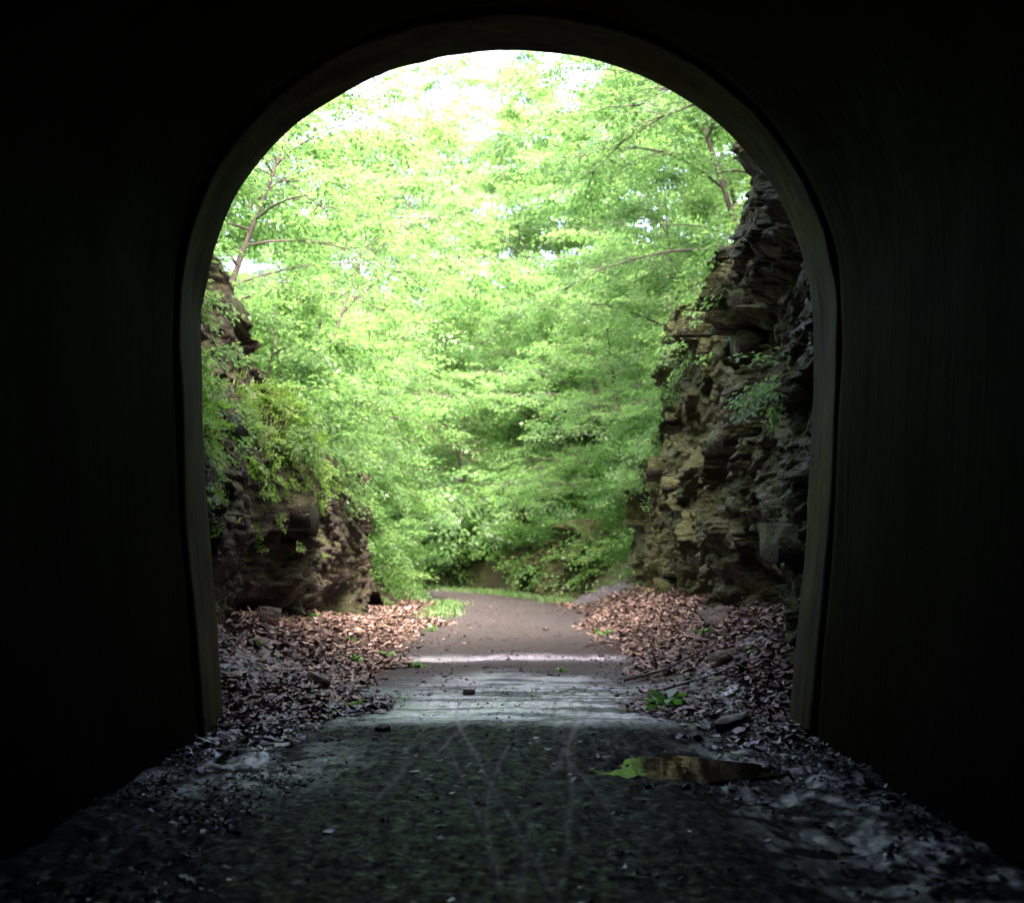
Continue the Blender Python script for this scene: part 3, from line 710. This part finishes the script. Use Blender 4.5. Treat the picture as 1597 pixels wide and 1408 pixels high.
for a in [
    # right bank, leaning over the trail
    (6.8, 19.0, 'layered', 0.95, 170, 'layered tree above the right rock face nearest the tunnel arch', GR),
    (5.6, 22.5, 'leaning', 0.85, 185, 'leaning tree rooted on the top edge of the right rock face', GR),
    (6.4, 27.0, 'layered', 1.1, 175, 'broad layered tree over the middle of the right rock face', GR),
    (5.4, 31.0, 'leaning', 0.9, 190, 'leaning tree at the far end of the right rock face', GR),
    (4.8, 35.5, 'layered', 0.85, 180, 'low spreading tree just past the right rock face, above the gravel heap', GR),
    (10.5, 25.0, 'tall', 1.0, 180, 'tall tree high on the right bank under the arch', GR),
    (10.0, 33.0, 'tall', 1.0, 200, 'tall tree high on the right bank behind the leaning trees', GR),
    (3.6, 40.5, 'layered', 0.85, 190, 'spreading tree above the low dark outcrop', GR),
    (7.0, 41.0, 'tall', 0.95, 185, 'tall tree on the right bank behind the outcrop', GR),
    (1.4, 46.5, 'layered', 0.95, 200, 'layered tree on the bank facing the tunnel, right of centre', GR),
    (4.5, 49.0, 'tall', 1.0, 210, 'tall tree on the facing bank at upper right of centre', GR),
    (-1.6, 51.5, 'layered', 1.0, 220, 'layered tree on the bank at the centre of the view', GF),
    (1.2, 56.0, 'tall', 1.0, 200, 'tall tree behind the central bank', GF),
    (-5.0, 56.5, 'layered', 1.0, 230, 'layered tree above the point where the trail disappears', GF),
    (-1.0, 62.0, 'tall', 0.8, 210, 'tall tree rising behind the bend of the trail', GF),
    (-9.0, 62.0, 'layered', 1.1, 240, 'spreading tree seen past the left bank beyond the bend', GF),
    (-7.5, 70.0, 'open', 1.1, 210, 'open bare-limbed tree against the bright gap of sky', GF),
    (-3.0, 72.0, 'open', 1.05, 100, 'open forked tree right of the bright gap', GF),
    (2.5, 66.0, 'tall', 1.1, 180, 'tall tree on the skyline right of the gap', GF),
    (-13.5, 70.0, 'tall', 0.85, 300, 'tall tree on the skyline left of the gap', GF),
    (6.0, 53.0, 'tall', 1.1, 210, 'tall tree on the facing bank, farthest right', GF),
    (-6.5, 64.0, 'layered', 0.9, 230, 'short dense tree under the bright gap', GF),
    (6.5, 60.0, 'tall', 1.2, 180, 'tallest tree behind the right bank', GF),
    (-15.0, 62.0, 'tall', 0.9, 300, 'tall tree behind the left bank at the bend', GF),
    (-17.0, 78.0, 'tall', 1.2, 300, 'far tall tree left of the gap', GF),
    (3.2, 45.0, 'layered', 0.9, 195, 'layered tree behind the spreading one above the outcrop', GR),
    (0.6, 51.5, 'leaning', 0.8, 215, 'leaning tree on the facing bank right of centre', GF),
    (-4.4, 60.0, 'leaning', 0.8, 225, 'leaning tree high on the facing bank at centre', GF),
    (-9.5, 67.0, 'layered', 1.1, 240, 'layered tree below the left of the bright gap', GF),
    (3.8, 57.0, 'layered', 1.2, 200, 'broad tree high on the facing bank at right', GF),
    (8.0, 37.0, 'layered', 1.2, 190, 'broad tree midway up the right bank', GR),
    (7.6, 46.0, 'layered', 1.2, 190, 'broad tree high above the outcrop', GR),
    (-7.6, 45.0, 'leaning', 1.4, -5, 'large leaning tree reaching into the gap from the left', GL),
    (-5.0, 67.0, 'open', 1.15, 40, 'open tree in the middle of the bright gap', GF),
    (-10.5, 74.0, 'open', 1.3, 330, 'open tree at the left edge of the bright gap', GF),
    (-1.5, 76.0, 'open', 1.35, 160, 'pale open tree at the back of the gap', GF),
    # left bank
    (-6.2, 21.0, 'layered', 0.85, 0, 'layered tree on the left bank above the upper rock face', GL),
    (-5.6, 26.5, 'leaning', 0.75, 10, 'leaning tree on the left bank above the ledge', GL),
    (-6.6, 31.5, 'layered', 0.95, -10, 'layered tree on the left bank past the rock face', GL),
    (-6.2, 37.5, 'leaning', 0.8, -5, 'leaning tree on the left bank near the bend', GL),
    (-9.5, 30.0, 'tall', 0.9, 0, 'tall tree high on the left bank under the arch', GL),
    (-10.2, 40.0, 'tall', 0.9, 0, 'tall tree on the left bank behind the leaning ones', GL),
    (-9.8, 47.0, 'layered', 1.0, -20, 'layered tree deep on the left bank near the bend', GL),
]: tree(a[0], a[1], a[2], a[3], a[4], a[5], 'tree', None, a[6])
for (x, y, k, sc_, rot, lab) in [(1.0, 7.5, 'tall', 0.95, 200, 'unseen tall shade tree added on the hill over the middle of the tunnel'),
        (6.5, 8.5, 'layered', 1.2, 120, 'unseen broad shade tree added rightmost on the hill above the tunnel mouth'), (-1.8, 10.2, 'layered', 0.9, 90, 'unseen layered shade tree added on the brink left of the arch crown'), (4.0, 10.4, 'layered', 0.9, 80, 'unseen layered shade tree added on the brink right of the arch crown')]:
    o = tree(x, y, k, sc_, rot, lab, 'tree', None, 'unseen shade trees added above the tunnel mouth'); o.location.z = 7.8 + (11.9 - y) * 0.35  # unseen trees added to shade the trail, litter and left rock from the sun
for a in [
    (-4.4, 23.6, 'sapling', 0.9, 20, 'thin sapling with a crooked dark stem on the left bank', 'sapling'),
    (-4.7, 28.4, 'bush', 0.8, 0, 'leafy shrub on the corner above the left rock face', 'shrub'),
    (-4.5, 34.0, 'bush', 0.8, 30, 'bright shrub hanging past the end of the left rock face', 'shrub'),
    (-4.4, 35.8, 'sapling', 1.0, 0, 'bright sapling behind the small mossy boulder', 'sapling'),
    (-4.9, 19.0, 'bush', 0.6, 0, 'small shrub at the foot of the upper left rock', 'shrub'),
    (4.2, 37.2, 'bush', 0.9, 180, 'shrub over the grey gravel heap', 'shrub'),
    (2.6, 42.8, 'bush', 0.9, 190, 'shrub beside the low outcrop at the bend', 'shrub'),
    (0.6, 46.2, 'bush', 0.9, 200, 'dense shrub on the bank foot at the end of the trail', 'shrub'),
    (-1.6, 48.8, 'bush', 0.9, 200, 'shrub left of centre at the foot of the facing bank', 'shrub'),
    (-3.4, 51.6, 'bush', 1.0, 210, 'shrub where the trail turns out of sight', 'shrub'),
    (-5.6, 54.4, 'bush', 1.1, 210, 'shrub leftmost along the foot of the facing bank', 'shrub'),
    (2.0, 48.0, 'bush', 1.1, 210, 'shrub halfway up the facing bank', 'shrub'),
    (4.3, 32.6, 'sapling', 0.8, 190, 'sapling behind the far corner of the right rock face', 'sapling'),
]: tree(a[0], a[1], a[2], a[3], a[4], a[5], a[6])

# ------------------------------------------------------------------ undergrowth (one mass per bank)
def undergrowth(name, label, dom, n, seed, hmax, sc, fine=False, hang=0.0):
    r = np.random.RandomState(seed)
    x = r.uniform(dom[0], dom[1], n * 3); y = r.uniform(dom[2], dom[3], n * 3)
    d = lat(x, y); keep = np.where(np.abs(d) > np.interp(y, [12, 31, 36, 42], [4.3, 4.2, 2.5, 2.05]))[0]
    keep = keep[fbm(x[keep] * 0.35, y[keep] * 0.35, 0, 3, seed) > -0.45][:n]
    x, y = x[keep], y[keep]; m = len(x)
    hh = hmax * (0.25 + 0.75 * (fbm(x * 0.5, y * 0.5, 0, 3, seed + 1) * 0.5 + 0.5)) * r.uniform(0.05, 1, m) ** 0.8
    z = tz(x, y) + hh
    d = lat(x, y)
    yaw = np.where(d > 0, pi, 0) + r.normal(0, 1.1, m)
    V = place_sprays(SPRAY_FINE if fine else SPRAY, np.stack([x, y, z], 1), yaw, r.normal(-0.25 - hang, 0.4, m), r.normal(0, 0.4, m), r.uniform(0.7, 1.3, m) * sc, r.randint(0, 6, m))
    tag(obj(name, mesh_np(name, V, quads(len(V) // 4)), M['leaf_under']), label, 'undergrowth', None, 'stuff')
undergrowth('undergrowth', 'green undergrowth covering the left bank', (-14, -2.4, 14, 48), 3600, 1, 1.5, 0.95)
undergrowth('undergrowth', 'green undergrowth covering the right bank above the rock face', (2.2, 14, 14, 44), 2600, 2, 1.6, 0.95)
undergrowth('undergrowth', 'green undergrowth on the bank beyond the bend', (-22, 12, 38, 72), 7500, 3, 2.4, 1.2)

# ------------------------------------------------------------------ leaf litter
def dead_leaves(P, seed, size):
    r = np.random.RandomState(seed); n = len(P)
    k = 9; ang = np.linspace(0, 2 * pi, k, endpoint=False)
    lobes = 1 + 0.28 * np.cos(ang * 3)[None, :] + r.uniform(-0.16, 0.16, (n, k))
    el = np.stack([np.cos(ang) * 1.0, np.sin(ang) * 0.68], 1)
    S = size * (0.35 + 1.0 * r.beta(1.6, 2.4, n) * 1.4)
    xy = el[None] * lobes[..., None] * S[:, None, None] * 0.5
    curl = r.normal(0.15, 0.5, n)[:, None]; curl2 = r.normal(0.2, 0.6, n)[:, None]
    z = (curl * xy[..., 0] ** 2 + curl2 * xy[..., 1] ** 2) / (S[:, None]) + r.normal(0, 0.004, (n, k))
    L = np.concatenate([np.concatenate([xy, z[..., None]], -1), np.zeros((n, 1, 3))], 1)
    yaw, tx, ty = r.uniform(0, 2 * pi, n), r.normal(0, 0.17, n), r.normal(0, 0.17, n)
    cz, sz, c1, s1, c2, s2 = np.cos(yaw), np.sin(yaw), np.cos(tx), np.sin(tx), np.cos(ty), np.sin(ty)
    x, y, zz = L[..., 0], L[..., 1], L[..., 2]
    x, y = x * cz[:, None] - y * sz[:, None], x * sz[:, None] + y * cz[:, None]
    y, zz = y * c1[:, None] - zz * s1[:, None], y * s1[:, None] + zz * c1[:, None]
    x, zz = x * c2[:, None] + zz * s2[:, None], -x * s2[:, None] + zz * c2[:, None]
    V = np.stack([x, y, zz], -1) + P[:, None, :]
    b0 = np.arange(n)[:, None] * (k + 1); i = np.arange(k)[None, :]
    F = np.stack([b0 + i, b0 + (i + 1) % k, np.broadcast_to(b0 + k, (n, k))], -1).reshape(-1, 3)
    return mesh_np('leaf_litter', V.reshape(-1, 3), F)
def litter(side, n, seed, label):
    r = np.random.RandomState(seed)
    Y = 9.5 * (36 / 9.5) ** r.uniform(0, 1, n * 4); a = r.uniform(1.0, 3.45, n * 4)
    inn = 1 - sstep(11, 12.6, Y)
    p = sstep(1.15, 1.9, a + 0.35 * fbm(a * 0.8, Y * 0.6, 0, 3, seed)) * (1 - 0.8 * inn * (a < 1.6))
    p = p * (1 - inn * (a > 2.42)) * np.where(Y < 12, 0.4 * sstep(9.5, 12, Y), 1) * np.where(Y > 27, 0.6, 1)
    p = p * (0.2 + 0.8 * sstep(-0.3, 0.3, fbm(a * 1.5, Y * 0.8, 0, 3, seed + 4) + 0.45 * sstep(1.6, 2.6, a)))
    k = np.where(r.uniform(0, 1, n * 4) < p)[0][:n]
    a, Y = a[k], Y[k]; u = side * a
    P = np.stack([u * np.sqrt(1 + cxp(Y) ** 2) + cx(Y), Y, gz(u, Y) + 0.008 + 0.04 * r.uniform(0, 1, len(k)) ** 2], 1)
    me = dead_leaves(P, seed + 1, 0.098)
    tag(obj('leaf_litter', me, M['litter']), label, 'leaf litter', None, 'stuff')
litter(-1, 17000, 41, 'brown dead leaves heaped along the left of the trail')
litter(1, 17000, 42, 'brown dead leaves heaped along the right of the trail')
r = np.random.RandomState(77); n = 190
Y = 5.5 * (40 / 5.5) ** r.uniform(0, 1, n); u = r.normal(0, 0.9, n).clip(-1.6, 1.6)
P = np.stack([u + cx(Y), Y, gz(u, Y) + 0.006], 1)
tag(obj('trail_debris', dead_leaves(P, 78, 0.055), M['litter']), 'scattered bits of leaf and bark on the trail', 'debris', None, 'stuff')

def m_mudleaf():
    m, t, out = new_mat('sodden_black_leaves'); b = NB(t); g = b.n('ShaderNodeNewGeometry')
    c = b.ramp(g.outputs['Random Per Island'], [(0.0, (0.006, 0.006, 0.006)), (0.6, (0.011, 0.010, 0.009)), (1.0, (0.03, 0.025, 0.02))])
    ro = b.ramp(b.noise(g.outputs['Position'], 9, 4), [(0.42, 0.28), (0.55, 0.7)])
    b.l(b.pr(c, ro, spec=0.13), out.inputs[0]); return m
M['mudleaf'] = m_mudleaf()
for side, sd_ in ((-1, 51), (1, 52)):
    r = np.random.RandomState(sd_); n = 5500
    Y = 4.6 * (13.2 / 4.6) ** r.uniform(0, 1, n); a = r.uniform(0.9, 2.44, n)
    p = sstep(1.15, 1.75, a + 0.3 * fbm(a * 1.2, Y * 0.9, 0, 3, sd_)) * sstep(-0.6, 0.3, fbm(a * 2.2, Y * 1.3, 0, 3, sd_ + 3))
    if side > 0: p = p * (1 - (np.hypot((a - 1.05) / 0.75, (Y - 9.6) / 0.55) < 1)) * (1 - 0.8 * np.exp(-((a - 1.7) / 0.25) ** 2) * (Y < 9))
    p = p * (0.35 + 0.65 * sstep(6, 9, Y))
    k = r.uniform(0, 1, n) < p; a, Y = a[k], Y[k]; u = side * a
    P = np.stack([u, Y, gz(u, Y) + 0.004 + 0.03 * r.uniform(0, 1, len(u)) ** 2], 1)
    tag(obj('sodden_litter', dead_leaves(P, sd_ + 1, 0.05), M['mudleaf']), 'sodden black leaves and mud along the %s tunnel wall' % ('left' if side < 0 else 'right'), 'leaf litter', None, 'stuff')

def grit(n, seed, y0, y1, sig, size):
    r = np.random.RandomState(seed); Y = y0 * (y1 / y0) ** r.uniform(0, 1, n); u = r.uniform(-sig, sig, n)
    k = r.uniform(0, 1, n) < sstep(-0.5, 0.5, fbm(u * 2.5, Y * 0.9, 0, 3, seed)); u, Y = u[k], Y[k]; n = len(u)
    C = np.stack([u * np.sqrt(1 + cxp(Y) ** 2) + cx(Y), Y, gz(u, Y)], 1)
    o6 = np.array([(1, 0, 0), (-1, 0, 0), (0, 1, 0), (0, -1, 0), (0, 0, 1), (0, 0, -1)], float)
    S = size * np.exp(r.normal(0, 0.5, n))
    V = C[:, None, :] + (o6[None] * np.array([1, 1, 0.55]) + r.normal(0, 0.3, (n, 6, 3))) * S[:, None, None]
    f = np.array([(0, 2, 4), (2, 1, 4), (1, 3, 4), (3, 0, 4), (2, 0, 5), (1, 2, 5), (3, 1, 5), (0, 3, 5)])
    return mesh_np('grit', V.reshape(-1, 3), (np.arange(n)[:, None, None] * 6 + f[None]).reshape(-1, 3))
tag(obj('grit', grit(6000, 61, 4.8, 14, 2.2, 0.007), M['mudleaf']), 'dark wet grit strewn over the tunnel floor', 'grit', None, 'stuff')
tag(obj('trail_gravel', grit(9000, 62, 14, 46, 1.8, 0.011), M['stone']), 'loose brown gravel on the trail outside', 'gravel', None, 'stuff')

# ------------------------------------------------------------------ grass
def grass(name, label, P, hgt, seed, lean=None, wd=0.012):
    r = np.random.RandomState(seed); n = len(P)
    h = hgt * r.uniform(0.45, 1.2, n); yaw = r.uniform(0, 2 * pi, n)
    bend = r.uniform(0.2, 0.9, n)[:, None] * h[:, None]
    d = np.stack([np.cos(yaw), np.sin(yaw), 0 * yaw], 1)
    if lean is not None: d = d * 0.6 + np.asarray(lean)[None, :]
    s = np.stack([-np.sin(yaw), np.cos(yaw), 0 * yaw], 1) * wd * r.uniform(0.6, 1.4, n)[:, None]
    up = np.array([0, 0, 1.0]) * h[:, None]
    V = np.stack([P - s, P + s, P + up * 0.6 + d * bend * 0.35 + s * 0.7, P + up * 0.6 + d * bend * 0.35 - s * 0.7, P + up * 0.85 + d * bend], 1).reshape(-1, 3)
    b = np.arange(n)[:, None] * 5
    me = mesh_np(name, V, [b + np.array([[0, 1, 2, 3]]), b + np.array([[3, 2, 4]])])
    tag(obj(name, me, M['fern' if name == 'ledge_grass' else 'leaf_under']), label, 'grass', None, 'stuff')
r = np.random.RandomState(5)
n = 9000; i = r.randint(0, int(400 * 0.52), n); j = VL.shape[1] - 27 + (16 - np.abs(r.normal(0, 24, n))).astype(int)
P = VL[i, j] + r.normal(0, .05, (n, 3)); k = fbm(P[:, 1] * 0.9, P[:, 0] * 2, P[:, 2], 3, 3) > -0.25
grass('ledge_grass', 'bright green grass draping over the left rock ledge', P[k], 0.15, 6, (0.8, 0, -0.8))
n = 1500; i = r.randint(0, int(400 * 0.6), n); j = VL.shape[1] - 27 + (14 - np.abs(r.normal(0, 34, n))).astype(int)
P = VL[i, j] + r.normal(0, .05, (n, 3)); k = fbm(P[:, 1] * 0.8, P[:, 0] * 2, P[:, 2] * 0.8, 3, 13) > -0.2; P = P[k]; n = len(P)
V = place_sprays(SPRAY_FINE, P, r.normal(0, 0.8, n), r.normal(-0.75, 0.35, n), r.normal(0, 0.4, n), r.uniform(0.25, 0.5, n), r.randint(0, 6, n))
tag(obj('ledge_ferns', mesh_np('ledge_ferns', V, quads(len(V) // 4)), M['fern']), 'feathery bright green ferns draped over the left ledge', 'ferns', None, 'stuff')
def ribbon(n, y0, y1, u0, u1, seed):
    r = np.random.RandomState(seed); Y = r.uniform(y0, y1, n); u = r.normal((u0 + u1) / 2, abs(u1 - u0) / 4, n)
    return np.stack([u * np.sqrt(1 + cxp(Y) ** 2) + cx(Y), Y, gz(u, Y)], 1)
grass('verge_grass', 'bright green grass tuft left of the trail before the bend', ribbon(1600, 29, 37, -1.9, -1.1, 3), 0.13, 8)
grass('verge_grass', 'strip of green grass right of the trail at the bend', ribbon(1800, 36, 46, 1.0, 2.0, 4), 0.14, 9)
grass('verge_grass', 'green fringe of grass where the trail disappears', ribbon(1500, 43, 53, 1.4, 2.2, 6), 0.16, 10)

# ------------------------------------------------------------------ plants on the rock faces
def plant(name, loc, seed, n, size, label, droop=-0.3, yaw0=0.0, yspread=1.2, fine=True, cat='plant'):
    r = np.random.RandomState(seed); o = empty(name, loc)
    pos = r.normal(0, 1, (n, 3)) * np.array([0.22, 0.32, 0.25]) * size
    V = place_sprays(SPRAY_FINE if fine else SPRAY, pos, yaw0 + r.normal(0, yspread, n), r.normal(droop, 0.35, n), r.normal(0, 0.35, n), r.uniform(0.7, 1.2, n), r.randint(0, 6, n))
    tb = Tubes()
    for k in range(min(n, 12)): 
        p = pos[k]; tb.add([(0.1 if yaw0 > 1 else -0.1, 0, -0.1), tuple(p * 0.5 + np.array([0, 0, .04])), tuple(p)], [0.008, 0.006, 0.004], 4)
    obj('stem', tb.mesh('stem'), M['bark'], o)
    obj('foliage', mesh_np('foliage', V, quads(len(V) // 4)), M['leaf'], o)
    tag(o, label, cat)
def on(V, y, z):
    k = np.argmin((V[..., 1] - y) ** 2 + (V[..., 2] - z) ** 2); return tuple(V.reshape(-1, 3)[k])
for k, (V, y, z, n, sz, lab, yaw0) in enumerate([
    (VR, 27.5, 4.9, 26, 1.5, 'leafy plant growing from a crack halfway up the far right rock face', pi),
    (VR, 28.5, 3.6, 18, 1.2, 'small leafy plant low on the far corner of the right rock face', pi),
    (VR, 20.6, 4.6, 20, 1.3, 'plant hanging in the cleft of the right rock face', pi),
    (VR, 22.5, 5.4, 22, 1.4, 'leafy clump on the upper ledge of the right rock face', pi),
    (VR, 18.2, 5.3, 24, 1.4, 'leafy clump spilling over the top edge of the right rock face near the arch', pi),
    (VR, 25.0, 5.6, 28, 1.6, 'leafy clump spilling over the top edge midway along the right rock face', pi),
    (VR, 28.6, 5.4, 28, 1.6, 'leafy clump on the far top corner of the right rock face', pi),
    (VR, 31.0, 3.0, 20, 1.3, 'green plant on the far edge of the right rock face above its foot', pi),
    (VL, 16.2, 3.4, 22, 1.1, 'fresh green plant hanging from the left ledge nearest the portal', 0.0),
    (VR, 14.0, 3.1, 12, 0.7, 'small green tuft on the right rock beside the tunnel mouth', pi),
    (VL, 27.8, 2.75, 26, 1.4, 'dark green clump overhanging the corner of the left rock face', 0.0),
    (VL, 24.5, 2.9, 22, 1.2, 'leafy clump on the rim of the left rock face', 0.0),
    (VL, 20.8, 3.0, 20, 1.0, 'leafy plant hanging in the dark cleft of the left rock face', 0.0),
    (VL, 18.6, 2.9, 16, 0.8, 'yellowish plant trailing beneath the grassy ledge', 0.0),
    (VU, 18.6, 4.9, 16, 0.9, 'plant on the grey upper rock at left', 0.0),
]): plant('cliff_plant', on(V, y, z), 200 + k, n, sz, lab, -0.35, yaw0)

# ------------------------------------------------------------------ small things on the ground
def G(u, y, dz=0.0): return (u + float(cx(y)), y, float(gz(u, y)) + dz)
def stone(u, y, s, seed, label, flat=0.6, mat='stone', name='stone'):
    r = np.random.RandomState(seed)
    me = block_mesh(seed, s * 0.5, s * 0.42, s * 0.5 * flat)
    o = obj(name, me, M[mat]); o.location = G(u, y, s * flat * 0.25); o.rotation_euler = (r.uniform(-.3, .3), r.uniform(-.4, .4), r.uniform(0, 6))
    tag(o, label, 'stone')
stone(-2.85, 16.6, 0.26, 1, 'pointed brown stone standing in the leaves at left', 1.1)
stone(-1.95, 14.2, 0.22, 2, 'dark stone among leaves left of the wet patch', 0.8)
stone(-0.42, 14.2, 0.13, 3, 'small dark stone lying on the wet trail', 0.5)
stone(-1.02, 11.3, 0.10, 4, 'dark pebble on the trail at the tunnel mouth, left side', 0.5)
stone(0.62, 24.5, 0.12, 5, 'pale pebble on the dry gravel trail', 0.6)
stone(2.35, 15.2, 0.45, 6, 'flat dark slab lying in the leaves at right', 0.25)
stone(1.85, 11.7, 0.26, 7, 'dark wet stone left of the tunnel wall at right', 0.5)
stone(2.7, 18.0, 0.5, 8, 'flat pale slab under the right rock face', 0.2)
def twig(pts, r0, label, name='fallen_branch', side=None):
    base = Vector(G(pts[0][0], pts[0][1])); tb = Tubes()
    P = [Vector(G(u, y, dz)) - base for u, y, dz in pts]
    tb.add(P, [r0 * (1 - 0.7 * i / (len(P) - 1)) for i in range(len(P))], 6)
    o = obj(name, tb.mesh(name), M['bark']); o.location = base
    if side:
        t2 = Tubes(); Q = [Vector(G(u, y, dz)) - base for u, y, dz in side]
        t2.add(Q, [r0 * 0.5 * (1 - 0.6 * i / (len(Q) - 1)) for i in range(len(Q))], 5); obj('twig', t2.mesh('twig'), M['bark'], o)
    tag(o, label, 'branch')
twig([(1.25, 15.4, .03), (1.7, 15.7, .06), (2.2, 15.6, .1), (2.65, 16.0, .07)], 0.018, 'bent fallen branch across the leaves at right', side=[(1.7, 15.7, .06), (1.75, 16.2, .12), (1.65, 16.6, .1)])
twig([(1.5, 14.2, .03), (2.0, 14.35, .05), (2.5, 14.2, .04)], 0.014, 'thin fallen branch in front of the flat dark slab')
twig([(2.85, 16.0, .0), (2.75, 16.05, .3), (2.55, 16.1, .36), (2.25, 16.0, .4)], 0.008, 'thin bent twig standing at the foot of the right rock face', 'bent_twig')
twig([(-2.6, 18.0, .03), (-2.1, 18.3, .05), (-1.7, 18.2, .03)], 0.012, 'thin fallen branch in the leaves at left')
twig([(2.36, 13.4, .02), (2.33, 13.1, .2), (2.38, 12.9, .28)], 0.01, 'short twig leaning by the right portal edge')
twig([(1.1, 20.5, .03), (1.5, 21.0, .05), (1.9, 20.8, .04), (2.3, 21.2, .06)], 0.016, 'fallen branch on the far leaf bank at right')
def sprig(u, y, n, s, seed, label, name='fallen_leaves'):
    r = np.random.RandomState(seed)
    P = np.stack([r.normal(0, 0.11, n) * s * 3, r.normal(0, 0.13, n) * s * 3, np.abs(r.normal(0.03, 0.04, n)) * s * 4 + 0.01], 1)
    yaw = r.uniform(0, 2 * pi, n); A = np.stack([np.cos(yaw), np.sin(yaw), r.normal(0.05, 0.4, n)], 1)
    N = np.array([0, 0, 1.0]) + r.normal(0, 0.45, (n, 3)); L = s * r.uniform(0.7, 1.3, n)
    o = empty(name, G(u, y))
    V = leaf_arrays(P, A, N, L, L * 0.62); obj('leaf_bunch', mesh_np('leaf_bunch', V, quads(n)), M['sprig'], o)
    tb = Tubes(); tb.add([tuple(P[0]), tuple(P.mean(0)), tuple(P[-1])], [0.005, 0.004, 0.003], 4); obj('stem', tb.mesh('stem'), M['bark'], o)
    tag(o, label, 'fallen leaves', 'green leaf sprigs fallen on the ground')
for k, (u, y, n, s, lab) in enumerate([
    (1.45, 12.9, 44, 0.19, 'large bright green leafy sprig fallen at the right of the wet track'),
    (-1.42, 12.9, 10, 0.10, 'small green sprig at the left edge of the wet track'),
    (-1.65, 18.9, 16, 0.11, 'green sprig at the left end of the water film'),
    (-1.15, 17.2, 12, 0.10, 'green leaves on the trail in front of the water film, left'),
    (0.6, 16.6, 10, 0.09, 'green sprig on the trail right of centre'),
    (-1.9, 17.0, 12, 0.10, 'green leaves among brown litter left of the trail'),
    (2.55, 14.6, 8, 0.10, 'green leaves near the right portal edge'),
    (2.45, 17.4, 10, 0.11, 'green sprig in the litter under the right rock face'),
    (-2.75, 15.1, 26, 0.09, 'patch of green ivy by the left portal edge'),
    (-1.05, 13.6, 6, 0.08, 'few green leaves on the wet track, left of centre'),
    (-2.2, 19.5, 14, 0.10, 'yellowish green sprig near the foot of the left rock face'),
    (1.55, 23.5, 10, 0.12, 'green leaves at the right edge of the dry trail'),
    (-1.35, 24.5, 14, 0.12, 'low green weeds at the left edge of the dry trail'),
    (-2.9, 20.5, 16, 0.11, 'green weeds at the foot of the left rock face'),
]): sprig(u, y, n, s, 300 + k, lab)
# grey gravel heap spilling from the far end of the right cliff
n1, n2 = 90, 110
U, Wv = np.meshgrid(np.linspace(-1, 1, n1), np.linspace(-1, 1, n2), indexing='ij')
rad = np.sqrt(U ** 2 + Wv ** 2)
Zh = 0.8 * np.clip(1 - rad, 0, 1) + 0.07 * fbm(U * 5, Wv * 9, 0, 4, 4, 0.7) + 0.06 * facets(U * 1.7, Wv * 3.2, 0.28, 0.3, 5, 0.5, 0.5) - 0.12
Zh = np.where(rad < 1.05, np.nan_to_num(Zh, nan=-0.15), -0.2)
me = mesh_np('gravel_heap', np.stack([U * 1.7, Wv * 3.2, Zh], -1).reshape(-1, 3), grid_faces(n1, n2)[:, ::-1])
o = obj('gravel_heap', me, M['cinder']); o.location = (3.3, 35.1, 0.15); tag(o, 'heap of grey gravel spilling from behind the right rock face', 'gravel heap')
